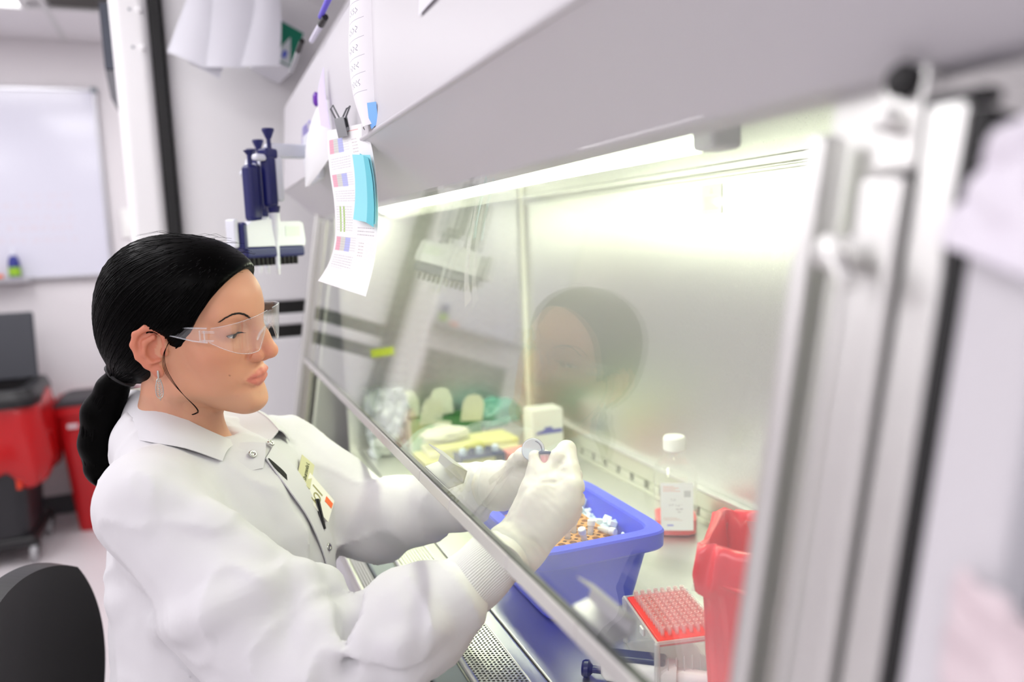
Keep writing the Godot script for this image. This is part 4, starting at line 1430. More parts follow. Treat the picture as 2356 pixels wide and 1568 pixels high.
func collar(o: Node3D) -> void:
	var st := begin()
	loft(st, [Vector3(-0.105, 1.140, -1.275), Vector3(-0.0900, 1.1446, -1.235), Vector3(-0.0709, 1.1412, -1.1800), Vector3(-0.0441, 1.1246, -1.1455), Vector3(-0.0079, 1.1011, -1.1335), Vector3(0.0339, 1.0723, -1.1457)],
		[Vector3(-0.135, 1.095, -1.295), Vector3(-0.1309, 1.0866, -1.255), Vector3(-0.1084, 1.0912, -1.180), Vector3(-0.0722, 1.0957, -1.1080), Vector3(-0.0300, 1.0860, -1.090), Vector3(0.0113, 1.0630, -1.0930)], Vector3(-0.003, 0.005, 0.006))
	loft(st, [Vector3(-0.105, 1.140, -1.275), Vector3(-0.055, 1.135, -1.31), Vector3(0.0, 1.115, -1.305), Vector3(0.0263, 1.0976, -1.2929), Vector3(0.0587, 1.0942, -1.2690), Vector3(0.0789, 1.0854, -1.2327), Vector3(0.0920, 1.0721, -1.1933)],
		[Vector3(-0.06, 1.09, -1.25), Vector3(-0.04, 1.09, -1.27), Vector3(-0.01, 1.09, -1.26), Vector3(0.0239, 1.0850, -1.2440), Vector3(0.0246, 1.0700, -1.1981), Vector3(0.0328, 1.0645, -1.1671), Vector3(0.0574, 1.0597, -1.1458)], Vector3(0.0, -0.004, 0.0))
	loft(st, [Vector3(-0.105, 1.140, -1.275), Vector3(-0.055, 1.135, -1.31), Vector3(0.0, 1.115, -1.305), Vector3(0.0263, 1.0976, -1.2929), Vector3(0.0587, 1.0942, -1.2690), Vector3(0.0789, 1.0854, -1.2327), Vector3(0.0920, 1.0721, -1.1933)],
		[Vector3(-0.135, 1.095, -1.295), Vector3(-0.06, 1.09, -1.34), Vector3(0.0, 1.085, -1.345), Vector3(0.0318, 1.080, -1.3271), Vector3(0.0765, 1.0701, -1.3182), Vector3(0.1069, 1.0556, -1.2610), Vector3(0.1082, 1.0483, -1.2162)], Vector3(0.0, 0.004, -0.002))
	wpart(o, "collar", finish(st), M.cloth)
	# placket strip that follows the chest
	var side := Vector3(0.42, 0.05, -0.9).normalized()
	var a := []
	var b := []
	for p in [Vector3(0.066, 1.052, -1.118), Vector3(0.0855, 1.0046, -1.100), Vector3(0.1095, 0.9618, -1.100), Vector3(0.1306, 0.9131, -1.095), Vector3(0.1411, 0.8709, -1.090), Vector3(0.1453, 0.8409, -1.085), Vector3(0.145, 0.76, -1.08)]:
		b.append(snap(coat_field, p, 0.0030))
	for p in [Vector3(0.0865, 1.0653, -1.160), Vector3(0.1119, 1.0128, -1.142), Vector3(0.1331, 0.9567, -1.130), Vector3(0.1437, 0.9171, -1.125), Vector3(0.1504, 0.8743, -1.115), Vector3(0.1530, 0.8377, -1.105), Vector3(0.153, 0.76, -1.10)]:
		a.append(snap(coat_field, p, 0.0034))
	st = begin()
	loft(st, b, a, Vector3(0.0005, 0, 0.001), 0.002, 30, 3)
	wpart(o, "placket", finish(st), M.cloth)
	# the stand of the collar with the open snap
	st = begin()
	loft(st, [Vector3(0.0322, 1.0740, -1.1390), Vector3(0.0518, 1.0733, -1.1360), Vector3(0.0699, 1.0700, -1.1360)], [Vector3(0.0112, 1.0613, -1.0969), Vector3(0.0358, 1.0455, -1.0953), Vector3(0.0620, 1.0430, -1.1054)], Vector3(0.001, 0.001, 0.002), 0.002, 12, 4)
	wpart(o, "collar_stand", finish(st), M.cloth)
	# dark shirt in the neckline and the gap
	st = begin()
	loft(st, [Vector3(0.020, 1.086, -1.205), Vector3(0.0240, 1.078, -1.183), Vector3(0.0300, 1.0715, -1.166), Vector3(0.040, 1.066, -1.155)], [Vector3(0.010, 1.074, -1.19), Vector3(0.012, 1.064, -1.165), Vector3(0.020, 1.058, -1.15), Vector3(0.04, 1.05, -1.145)], Vector3.ZERO, 0.001, 8, 3)
	var shirt_m := mat(Color(0.02, 0.02, 0.022), 0.8)
	wpart(o, "shirt", finish(st), shirt_m).set_meta("label", "black shirt in the open neckline")
	st = begin()
	var gap := [Vector3(0.062, 1.045, -1.12), Vector3(0.073, 1.035, -1.118), Vector3(0.085, 1.022, -1.115), Vector3(0.097, 1.005, -1.112)]
	var ga := []
	var gb := []
	var wd := [0.001, 0.005, 0.005, 0.0008]
	for i in 4:
		ga.append(snap(coat_field, gap[i], 0.0032) - side * wd[i])
		gb.append(snap(coat_field, gap[i], 0.0032) + side * wd[i])
	loft(st, ga, gb, Vector3.ZERO, 0.0008, 12, 2)
	wpart(o, "shirt_front", finish(st), shirt_m).set_meta("label", "black shirt showing in the gap of the coat front")
	var chrome := mat(Color(0.72, 0.72, 0.70), 0.25, 1.0)
	for p in [Vector3(0.0495, 1.0605, -1.115), Vector3(0.0785, 1.0640, -1.158), Vector3(0.1415, 0.915, -1.108), Vector3(0.149, 0.8378, -1.095)]:
		var q := snap(coat_field, p, 0.0062)
		var n := slope(coat_field, q, PackedInt32Array(range(coat_field.kind.size())))
		var ub := Basis(n.cross(Vector3.UP).normalized(), n, Vector3.ZERO)
		ub.z = ub.x.cross(ub.y)
		var sst := begin()
		lathe_into(sst, [[0.0022, -0.0002], [0.0024, 0.0010], [0.0046, 0.0016], [0.0056, 0.0008], [0.0058, -0.001]], 20, Transform3D(ub, q), Vector2.ONE, false)
		lathe_into(sst, [[0.0, 0.0002], [0.0022, 0.0]], 14, Transform3D(ub, q))
		wpart(o, "snap_button", finish(sst), chrome)

# ---------------------------------------------------------------- gloved hands
func glove_warp(p: Vector3) -> float:
	return crease.get_noise_3d(p.x * 34.0, p.y * 22.0, p.z * 34.0) * 0.0007 + crease.get_noise_3d(p.x * 90.0 + p.y * 50.0, p.y * 60.0, p.z * 90.0) * 0.00035

func finger(f: Field, pts: Array, rad: Array, k := 0.004) -> void:
	for i in pts.size() - 1:
		f.cap(pts[i], pts[i + 1], rad[i], rad[i + 1], k)

func gloves(o: Node3D) -> void:
	var m := mat(Color(0.84, 0.82, 0.79), 0.42)
	m.subsurf_scatter_enabled = true
	m.subsurf_scatter_strength = 0.08
	bump(m, noise_tex(0.3, 512, 512, 45, null, 3), 0.01, Vector3(18, 18, 18))
	# right hand: fist closed round the tube, thumb up along it
	var f := Field.new()
	var wrist := Vector3(0.3345, 0.9685, -0.8655)
	var mi := Vector3(0.4010, 1.0555, -0.8520)
	var mm := Vector3(0.3965, 1.0415, -0.8345)
	var mr := Vector3(0.3940, 1.0245, -0.8310)
	var mp := Vector3(0.3865, 1.0080, -0.8350)
	for q in [[mi, 0.0130], [mm, 0.0135], [mr, 0.0130], [mp, 0.0125]]:
		f.cap(wrist + (q[0] - mm) * 0.40, q[0], 0.0215, q[1], 0.018)
	f.cap(wrist, Vector3(0.3243, 0.9650, -0.8620), 0.0285, 0.0325, 0.02)
	f.ell(wrist.lerp(mm, 0.6) + Vector3(-0.004, 0.004, -0.008), Vector3(0.030, 0.030, 0.016), 0.02)
	finger(f, [mi, Vector3(0.4085, 1.0755, -0.8745), Vector3(0.3950, 1.0695, -0.8680), Vector3(0.3815, 1.0555, -0.8660)], [0.0128, 0.0118, 0.0110, 0.0094])
	finger(f, [mm, Vector3(0.4165, 1.0420, -0.8760), Vector3(0.4080, 1.0390, -0.9000), Vector3(0.3990, 1.0400, -0.9050)], [0.0130, 0.0118, 0.0104, 0.0090])
	finger(f, [mr, Vector3(0.4150, 1.0225, -0.8740), Vector3(0.4070, 1.0210, -0.8960), Vector3(0.3990, 1.0220, -0.9010)], [0.0128, 0.0114, 0.0100, 0.0086])
	finger(f, [mp, Vector3(0.4060, 1.0050, -0.8690), Vector3(0.4010, 1.0050, -0.8860), Vector3(0.3950, 1.0060, -0.8920)], [0.0122, 0.0106, 0.0094, 0.0080])
	finger(f, [Vector3(0.3440, 0.9935, -0.8740), Vector3(0.3590, 1.0340, -0.8720), Vector3(0.3690, 1.0525, -0.8780), Vector3(0.3712, 1.0695, -0.8880)], [0.0175, 0.0128, 0.0110, 0.0082], 0.008)
	f.cap(Vector3(0.352, 1.00, -0.870), Vector3(0.375, 1.042, -0.862), 0.017, 0.012, 0.016)
	# grooves between the fingers and creases of the glove: shallow, their centres kept outside the surface
	var pips := [Vector3(0.4085, 1.0755, -0.8745), Vector3(0.4165, 1.0420, -0.8760), Vector3(0.4150, 1.0225, -0.8740), Vector3(0.4060, 1.0050, -0.8690)]
	var mcps := [mi, mm, mr, mp]
	var lines := []
	for i in 3:
		var m0: Vector3 = mcps[i].lerp(mcps[i + 1], 0.5)
		var m1: Vector3 = pips[i].lerp(pips[i + 1], 0.5)
		var out := Vector3(0.55, 0.1, 0.75).normalized() * 0.02
		lines.append([m0.lerp(wrist, 0.12) + out, m0 + out, m0.lerp(m1, 0.5) + out, m1 + Vector3(0.02, 0.0, 0.006)])
	lines.append([Vector3(0.362, 1.052, -0.845), Vector3(0.374, 1.050, -0.840), Vector3(0.385, 1.049, -0.838)])
	lines.append([Vector3(0.385, 1.062, -0.850), Vector3(0.391, 1.066, -0.853), Vector3(0.398, 1.070, -0.858)])
	lines.append([Vector3(0.345, 0.985, -0.840), Vector3(0.352, 0.978, -0.838), Vector3(0.358, 0.968, -0.840)])
	var on := []
	for line in lines:
		var row := []
		for p in line:
			row.append(snap(f, p, 0.0010, 10))
		on.append(row)
	for row in on:
		for i in row.size() - 1:
			f.cap(row[i], row[i + 1], 0.0014 if i == 0 else 0.0024, 0.0024 if i < row.size() - 2 else 0.0016, 0.003, 1)
	f.warp = glove_warp
	f.warped = 0.002
	var st := begin()
	f.build(st, Vector3(0.285, 0.92, -0.925), Vector3(0.435, 1.095, -0.815), 0.0018)
	glove_hem(st, Vector3(0.3265, 0.9659, -0.8628), Vector3(0.3120, 0.9590, -0.8570), 0.0330, 0.0372)
	var r := wpart(o, "glove", finish(st), m)
	r.set_meta("label", "white latex glove on the right hand, closed round the tube")
	# left hand behind it
	f = Field.new()
	wrist = Vector3(0.3700, 0.9990, -1.0080)
	mi = Vector3(0.3843, 1.0290, -0.9660)
	mm = Vector3(0.3850, 1.0180, -0.9600)
	mr = Vector3(0.3860, 1.0060, -0.9640)
	mp = Vector3(0.3860, 0.9940, -0.9730)
	for q in [[mi, 0.0135], [mm, 0.0135], [mr, 0.0130], [mp, 0.0120]]:
		f.cap(wrist + (q[0] - mm) * 0.35, q[0], 0.0225, q[1], 0.016)
	f.cap(wrist, Vector3(0.3673, 0.9990, -1.012), 0.0285, 0.0310, 0.02)
	finger(f, [mi, Vector3(0.4030, 1.0430, -0.9360), Vector3(0.3985, 1.0560, -0.9210), Vector3(0.3890, 1.0600, -0.9160)], [0.0120, 0.0105, 0.0094, 0.0080])
	finger(f, [mm, Vector3(0.4060, 1.0270, -0.9310), Vector3(0.3990, 1.0180, -0.9140), Vector3(0.3880, 1.0140, -0.9180)], [0.0122, 0.0108, 0.0096, 0.0082])
	finger(f, [mr, Vector3(0.4050, 1.0110, -0.9340), Vector3(0.3980, 1.0020, -0.9170), Vector3(0.3870, 0.9990, -0.9220)], [0.0120, 0.0106, 0.0094, 0.0080])
	finger(f, [mp, Vector3(0.4030, 0.9930, -0.9440), Vector3(0.3960, 0.9860, -0.9290), Vector3(0.3860, 0.9840, -0.9340)], [0.0112, 0.0098, 0.0086, 0.0074])
	finger(f, [Vector3(0.3760, 1.0130, -0.9950), Vector3(0.3800, 1.0390, -0.9700), Vector3(0.3800, 1.0530, -0.9480), Vector3(0.3800, 1.0610, -0.9290)], [0.0170, 0.0122, 0.0104, 0.0080], 0.008)
	f.warp = glove_warp
	f.warped = 0.002
	st = begin()
	f.build(st, Vector3(0.32, 0.95, -1.06), Vector3(0.44, 1.085, -0.89), 0.0022)
	glove_hem(st, Vector3(0.3680, 0.9985, -1.0100), Vector3(0.3625, 0.9960, -1.0240), 0.0315, 0.0345)
	wpart(o, "glove", finish(st), m).set_meta("label", "white latex glove on the left hand, behind the right one")

# open rolled hem at the wrist end of a glove
func glove_hem(st: SurfaceTool, a: Vector3, b: Vector3, r0: float, r1: float) -> void:
	var ax := (b - a).normalized()
	var u := ax.cross(Vector3.UP).normalized()
	var v := ax.cross(u)
	var prof := [[0.0, r0 - 0.001], [0.4, lerpf(r0, r1, 0.35)], [0.8, lerpf(r0, r1, 0.8)], [1.0, r1], [1.08, r1 + 0.0016], [1.12, r1 + 0.0004], [1.06, r1 - 0.0012], [0.9, r1 - 0.0015]]
	var pts := PackedVector3Array()
	for p in prof:
		for s in 72:
			var an := TAU * s / 72.0
			var rr: float = p[1] * (1.0 + 0.05 * sin(an * 2.0 + 1.0) * p[0]) + 0.0010 * sin(an * 5.0 + p[0] * 3.0) * p[0]
			pts.append(a.lerp(b, p[0]) + (u * cos(an) + v * sin(an)) * rr + ax * 0.002 * sin(an * 3.0) * p[0])
	grid(st, pts, prof.size(), 72, true, true)

# ---------------------------------------------------------------- safety glasses
func lens_point(a: float, v: float) -> Vector3:
	var sn := sin(a)
	var cs := cos(a)
	var s := 0.0715 * signf(sn) * pow(absf(sn), 0.78)
	var fw := 0.056 + 0.0585 * pow(maxf(cs, 0.0), 0.80)
	var e := absf(a) / 1.45
	var top := lerpf(0.0415, 0.0305, pow(e, 1.5))
	var low := lerpf(-0.0085, 0.0115, pow(clampf((e - 0.35) / 0.65, 0.0, 1.0), 1.6))
	low = maxf(low, lerpf(0.021, -0.0085, clampf((absf(s) - 0.008) / 0.020, 0.0, 1.0)))
	return Vector3(fw - 0.003 * (1.0 - v), lerpf(low, top, v) - 0.0, s)

func glasses(o: Node3D) -> void:
	var g := Node3D.new()
	g.name = "safety_glasses"
	g.set_meta("label", "clear wraparound safety glasses")
	o.add_child(g)
	g.position = -o.position + Vector3.ZERO
	var clear := glassy(Color(0.93, 0.96, 1.0), 0.02, 0.0)
	var edge := glassy(Color(0.92, 0.94, 0.98), 0.22, 0.12)
	for side in [-1.0, 1.0]:
		var st := begin()
		sheet_into(st, func(u, v): return head_at * lens_point(side * lerpf(0.06, 1.45, u), v), 30, 8, -0.0018 * side)
		part(g, "lens", finish(st), clear)
		# thickened rims
		for v in [0.0, 1.0]:
			var pts := []
			for i in 31:
				pts.append(head_at * lens_point(side * lerpf(0.06, 1.45, i / 30.0), v))
			part(g, "lens_rim", tube(pts, [0.0005], 6), edge)
		# temple arm with two ribs and a hinge block
		var tp := [Vector3(0.062, 0.021, 0.0715), Vector3(0.045, 0.022, 0.0745), Vector3(0.02, 0.0245, 0.0765), Vector3(-0.005, 0.027, 0.0765), Vector3(-0.02, 0.022, 0.076)]
		var hh := [0.0105, 0.0095, 0.0065, 0.0045, 0.004]
		var tst := begin()
		sheet_into(tst, func(u, v): return head_at * (_along(tp, u) * Vector3(1, 1, side) + Vector3(0, (v - 0.5) * 2.0 * _alongf(hh, u), 0)), 16, 2, 0.002 * side)
		part(g, "temple_arm", finish(tst), clear)
		for e in [-1.0, 1.0]:
			var pts := []
			for i in 13:
				var u := i / 12.0 * 0.62
				pts.append(head_at * (_along(tp, u) * Vector3(1, 1, side) + Vector3(0, e * _alongf(hh, u) * 0.9, 0.0008 * side)))
			part(g, "temple_rib", tube(pts, [0.0010], 6), edge)
		var hb := begin()
		for e in [[0.0595, 0.0205, 0.0012, 0.0150], [0.0535, 0.0205, 0.0010, 0.0150]]:
			rbox_into(hb, Vector3(e[2], e[3], 0.0025), 0.0004, head_at * Vector3(e[0], e[1], 0.0745 * side), 2, head_at.basis)
		for e in [[0.0640, 0.0268], [0.0640, 0.0250], [0.0630, 0.0150], [0.0620, 0.0135]]:
			rbox_into(hb, Vector3(0.016, 0.0008, 0.0016), 0.0003, head_at * Vector3(e[0], e[1], 0.0733 * side), 2, head_at.basis * Basis(Vector3.UP, side * 0.16))
		part(g, "hinge", finish(hb), edge)
	var bridge := begin()
	rbox_into(bridge, Vector3(0.003, 0.016, 0.014), 0.0012, head_at * Vector3(0.1135, 0.031, 0), 2, head_at.basis)
	part(g, "bridge", finish(bridge), clear)
	for side in [-1.0, 1.0]:
		part(g, "nose_pad", tube([head_at * Vector3(0.111, 0.019, 0.010 * side), head_at * Vector3(0.104, 0.010, 0.0125 * side), head_at * Vector3(0.102, 0.002, 0.0165 * side)], [0.0016, 0.0018, 0.0012], 8), edge)

func _along(p: Array, u: float) -> Vector3:
	var t := clampf(u, 0.0, 1.0) * (p.size() - 1)
	var i := mini(int(t), p.size() - 2)
	return (p[i] as Vector3).lerp(p[i + 1], t - i)

func _alongf(p: Array, u: float) -> float:
	var t := clampf(u, 0.0, 1.0) * (p.size() - 1)
	var i := mini(int(t), p.size() - 2)
	return lerpf(p[i], p[i + 1], t - i)

# ---------------------------------------------------------------- earring, badge, card, pen
func trinkets(o: Node3D) -> void:
	var silver := mat(Color(0.78, 0.78, 0.77), 0.28, 1.0)
	var st := begin()
	var top := head_at * Vector3(-0.0045, -0.0335, 0.0800)
	var down := Vector3(0, -1, 0)
	var across := Vector3(0.93, 0, -0.36)
	var out := Vector3(0.36, 0, 0.93)
	tube_into(st, [top + Vector3(0, 0.006, 0), top + out * 0.001, top + down * 0.004], [0.0012, 0.0016, 0.0007], 8)
	# leaf: rim and veins
	var leaf := top + down * 0.017
	var rim := []
	for k in 25:
		var a := TAU * k / 24.0
		rim.append(leaf + across * 0.0045 * sin(a) * (1.0 - 0.25 * cos(a)) + down * -0.0130 * cos(a))
	tube_into(st, rim, [0.0007], 6, false)
	tube_into(st, [leaf + down * -0.013, leaf + down * 0.016], [0.0006], 6)
	for k in 7:
		var y := -0.008 + 0.003 * k
		for s in [-1.0, 1.0]:
			tube_into(st, [leaf + down * y, leaf + down * (y - 0.003) + across * s * 0.0040 * sqrt(maxf(0.0, 1.0 - pow(y / 0.013, 2)))], [0.0005], 5)
	wpart(o, "earring", finish(st), silver).set_meta("label", "silver leaf-shaped drop earring")
	# name badge and pass card on the far chest
	var all := PackedInt32Array(range(coat_field.kind.size()))
	for q in [[Vector3(0.1245, 1.0144, -1.1617), 0.062, 0.026, 0], [Vector3(0.1330, 0.9760, -1.1460), 0.050, 0.060, 1]]:
		var p := snap(coat_field, q[0], 0.008)
		var n := slope(coat_field, p, all)
		n = (n + Vector3(0.0, 0.1, 0.15)).normalized()
		var b := Basis.looking_at(-n, Vector3(-0.25, 1, 0.25))
		var card := Node3D.new()
		card.name = ["name_badge", "pass_card"][q[3]]
		o.add_child(card)
		card.transform = Transform3D(b, p - o.position)
		if q[3] == 0:
			part(card, "plate", rbox(Vector3(q[1], q[2], 0.0016), 0.0006), mat(Color(0.78, 0.77, 0.60), 0.4))
			var t := part(card, "lettering", words("Sharmoda L", 0.0085), mat(Color(0.30, 0.32, 0.22), 0.6), Vector3(0, 0, 0.0011))
			t.rotation_degrees = Vector3.ZERO
		else:
			part(card, "plate", rbox(Vector3(q[1], q[2], 0.0012), 0.0005), mat(Color(0.92, 0.91, 0.87), 0.35))
			part(card, "lettering", words("lol", 0.030), mat(Color(0.62, 0.60, 0.40), 0.6), Vector3(-0.004, 0.006, 0.0009))
			part(card, "stripe", rbox(Vector3(0.012, 0.016, 0.0006), 0.0002, 1), mat(Color(0.95, 0.42, 0.18), 0.5), Vector3(0.010, -0.020, 0.0009))
	st = begin()
	var p0 := snap(coat_field, Vector3(0.148, 0.985, -1.128), 0.007)
	var p1 := snap(coat_field, Vector3(0.146, 0.942, -1.112), 0.006)
	tube_into(st, [p0, p0.lerp(p1, 0.5) + Vector3(0, 0, 0.002), p1], [0.0042, 0.0042, 0.003], 10)
	tube_into(st, [p0 + Vector3(0.003, 0.002, 0.006), p0.lerp(p1, 0.7) + Vector3(0.002, 0, 0.009)], [0.0014, 0.0012], 6)
	wpart(o, "pocket_pen", finish(st), M.black_plastic)

# ---------------------------------------------------------------- legs below the frame
func legs(o: Node3D) -> void:
	var f := Field.new()
	for q in [[Vector3(-0.06, 0.56, -1.06), Vector3(0.06, 0.53, -0.70), Vector3(0.02, 0.12, -0.66)], [Vector3(0.02, 0.56, -1.22), Vector3(0.08, 0.52, -1.36), Vector3(0.10, 0.12, -1.34)]]:
		f.cap(q[0], q[1], 0.085, 0.062, 0.03)
		f.cap(q[1], q[2], 0.060, 0.042, 0.02)
	var st := begin()
	f.build(st, Vector3(-0.2, 0.05, -1.46), Vector3(0.2, 0.68, -0.56), 0.014)
	wpart(o, "trousers", finish(st), mat(Color(0.05, 0.05, 0.06), 0.8))
	for p in [Vector3(0.04, 0.045, -0.64), Vector3(0.12, 0.045, -1.33)]:
		var s := begin()
		rbox_into(s, Vector3(0.24, 0.09, 0.09), 0.04, p + Vector3(0.03, 0, 0), 4)
		wpart(o, "shoe", finish(s), M.black_plastic)

func office_chair() -> void:
	var o := thing("office_chair", "black office chair with rounded backrest behind the woman", "chair", Vector3(-0.06, 0, -1.16))
	var yaw := Basis(Vector3.UP, -deg_to_rad(12.0))
	var bst := begin()
	# backrest: dished shell with rounded outline
	var c := Vector3(-0.285, 0.665, -1.30)
	sheet_into(bst, func(u, v): return c + yaw * _back_point(u, v), 28, 28, 0.03)
	wpart(o, "backrest", finish(bst), mat(Color(0.018, 0.02, 0.018), 0.42))
	wpart(o, "back_shell", _back_shell(c, yaw), mat(Color(0.22, 0.22, 0.24), 0.35))
	wpart(o, "back_stay", tube([Vector3(-0.30, 0.62, -1.31), Vector3(-0.30, 0.45, -1.30), Vector3(-0.18, 0.40, -1.22)], [0.018], 10), M.black_plastic)
	var sst := begin()
	ring_loft(sst, [[0.40, 0.0, 0.0], [0.40, 0.18, 0.18], [0.42, 0.215, 0.215], [0.445, 0.22, 0.22], [0.46, 0.20, 0.20], [0.46, 0.0, 0.0]], 0.05, 3.0, 40, Transform3D(Basis(), Vector3(-0.04, 0, -1.15)))
	wpart(o, "seat", finish(sst), mat(Color(0.03, 0.03, 0.03), 0.6))
	wpart(o, "gas_lift", tube([Vector3(-0.06, 0.40, -1.16), Vector3(-0.06, 0.08, -1.16)], [0.028], 14), M.black_plastic)
	for k in 5:
		var a := TAU * k / 5.0 + 0.3
		var e := Vector3(-0.06 + cos(a) * 0.27, 0.06, -1.16 + sin(a) * 0.27)
		wpart(o, "foot", tube([Vector3(-0.06, 0.09, -1.16), e], [0.022, 0.015], 8), M.black_plastic)
		var w := SphereMesh.new()
		w.radius = 0.028
		w.height = 0.056
		wpart(o, "castor", w, M.black_rubber, e - Vector3(0, 0.032, 0))

func _back_point(u: float, v: float) -> Vector3:
	# rounded-square outline by squeezing a disc
	var a := u * 2.0 - 1.0
	var b := v * 2.0 - 1.0
	var x := a * sqrt(1.0 - b * b * 0.42)
	var y := b * sqrt(1.0 - a * a * 0.42)
	return Vector3(0.05 * x * x + 0.02 * y * y - 0.02, y * 0.20, x * 0.235)

func _back_shell(c: Vector3, yaw: Basis) -> ArrayMesh:
	var st := begin()
	sheet_into(st, func(u, v): return c + yaw * (_back_point(u, v) * Vector3(1.0, 0.985, 0.985) + Vector3(-0.031, 0, 0)), 20, 20, 0.006)
	return finish(st)

# ---------------------------------------------------------------- what stands on the work surface
func objects() -> void:
	ice_bucket()
	media_bottle()
	tip_box()
	red_bag()
	lying_pipette()
	held_tube()
	far_end()
	papers()
	pipettes()
	hanging_sheets()

const TOP := 0.8002

func ice_bucket() -> void:
	var c := Vector3(0.490, TOP, -1.070)
	var o := thing("ice_bucket", "blue rectangular plastic ice bucket with a broad rim on the steel work surface", "bucket", c)
	var blue := mat(Color(0.20, 0.27, 0.92), 0.38)
	blue.subsurf_scatter_enabled = true
	blue.subsurf_scatter_strength = 0.1
	var st := begin()
	ring_loft(st, [[0.0, 0.0, 0.0], [0.0, 0.066, 0.094], [0.003, 0.070, 0.098], [0.094, 0.087, 0.122], [0.094, 0.103, 0.138], [0.097, 0.105, 0.140], [0.118, 0.106, 0.141], [0.121, 0.104, 0.139], [0.121, 0.086, 0.121], [0.118, 0.084, 0.119], [0.062, 0.076, 0.108], [0.060, 0.074, 0.106], [0.012, 0.066, 0.094], [0.012, 0.0, 0.0]], 0.0, 9.0, 64)
	part(o, "tub", finish(st), blue)
	# crushed ice
	rng.seed = 31
	var ice := begin()
	for i in 620:
		var p := Vector3(rng.randf_range(-0.070, 0.074), rng.randf_range(0.072, 0.088), rng.randf_range(-0.096, 0.096))
		if p.x < 0.052 and absf(p.z) < 0.075:
			p.y = rng.randf_range(0.060, 0.072)
		elif p.x > 0.052:
			p.y += 0.008 * sin(p.z * 60.0) + 0.008
		rbox_into(ice, Vector3(rng.randf_range(0.006, 0.014), rng.randf_range(0.005, 0.010), rng.randf_range(0.006, 0.014)), 0.002, c + p, 1, Basis.from_euler(Vector3(rng.randf() * TAU, rng.randf() * TAU, rng.randf() * TAU)))
	var im := mat(Color(0.88, 0.93, 0.98), 0.25)
	im.subsurf_scatter_enabled = true
	im.subsurf_scatter_strength = 0.3
	var io := single("crushed_ice", "white crushed ice filling the blue bucket around the tan tube rack", "ice", finish(ice), im)
	io.set_meta("kind", "stuff")
	# tan tube rack bedded in the ice
	var rc := c + Vector3(-0.008, 0.0935, 0.0)
	var r := thing("tube_rack", "tan tube rack with rows of round holes bedded in ice", "rack", rc)
	var tan := mat(Color(0.80, 0.55, 0.22), 0.55)
	var nx := 6
	var nz := 9
	var px := 0.110 / nx
	var pz := 0.160 / nz
	var plate := begin()
	for i in nx:
		for j in nz:
			var mid := Vector3(-0.055 + (i + 0.5) * px, 0.007, -0.080 + (j + 0.5) * pz)
			for k in 12:
				var a := TAU * k / 12.0
				var b := TAU * (k + 1) / 12.0
				var e := Vector3(cos(a), 0, sin(a))
				var g := Vector3(cos(b), 0, sin(b))
				var eo := e / maxf(absf(e.x), absf(e.z))
				var go := g / maxf(absf(g.x), absf(g.z))
				quad(plate, mid + e * 0.0058, mid + eo * Vector3(px / 2, 0, pz / 2), mid + go * Vector3(px / 2, 0, pz / 2), mid + g * 0.0058)
				quad(plate, mid + g * 0.0058, mid + g * 0.0056 - Vector3(0, 0.012, 0), mid + e * 0.0056 - Vector3(0, 0.012, 0), mid + e * 0.0058)
	part(r, "hole_plate", finish(plate), tan)
	var skirt := begin()
	for s in [-1.0, 1.0]:
		rbox_into(skirt, Vector3(0.114, 0.022, 0.003), 0.001, Vector3(0, -0.004, s * 0.0805), 1)
		rbox_into(skirt, Vector3(0.003, 0.022, 0.164), 0.001, Vector3(s * 0.0555, -0.004, 0), 1)
	part(r, "side_frame", finish(skirt), tan)
	part(r, "floor_plate", rbox(Vector3(0.110, 0.002, 0.160), 0.0008, 1), mat(Color(0.35, 0.24, 0.11), 0.7), Vector3(0, -0.012, 0))
	# small tubes standing in it
	var clear := glassy(Color(0.93, 0.95, 0.96), 0.55, 0.2)
	var caps := mat(Color(0.93, 0.93, 0.92), 0.35)
	for q in [[3, 8, 0.0, 20.0], [4, 7, 0.0, -12.0], [5, 8, 90.0, 0.0], [3, 6, 0.0, 0.0], [2, 7, 0.0, 8.0]]:
		var base := rc + Vector3(-0.055 + (q[0] + 0.5) * px, 0.007, -0.080 + (q[1] + 0.5) * pz)
		var t := thing("microtube", ["clear capped microtube standing in the tan rack in the ice bucket", "clear microtube lying on its side on the tan rack"][1 if q[2] > 0.0 else 0], "tube", base, "microtubes in the ice bucket")
		t.rotation_degrees = Vector3(q[2], 30.0, q[3])
		if q[2] > 0.0:
			t.position += Vector3(0.0, 0.006, -0.012)
		part(t, "body", lathe([[0.0, -0.010], [0.003, -0.009], [0.0052, 0.004], [0.0054, 0.016]], 14), clear)
		t.scale = Vector3.ONE * 0.9
		part(t, "cap", lathe([[0.0058, 0.014], [0.0066, 0.0145], [0.0066, 0.022], [0.0055, 0.0235], [0.0, 0.0235]], 16), caps)

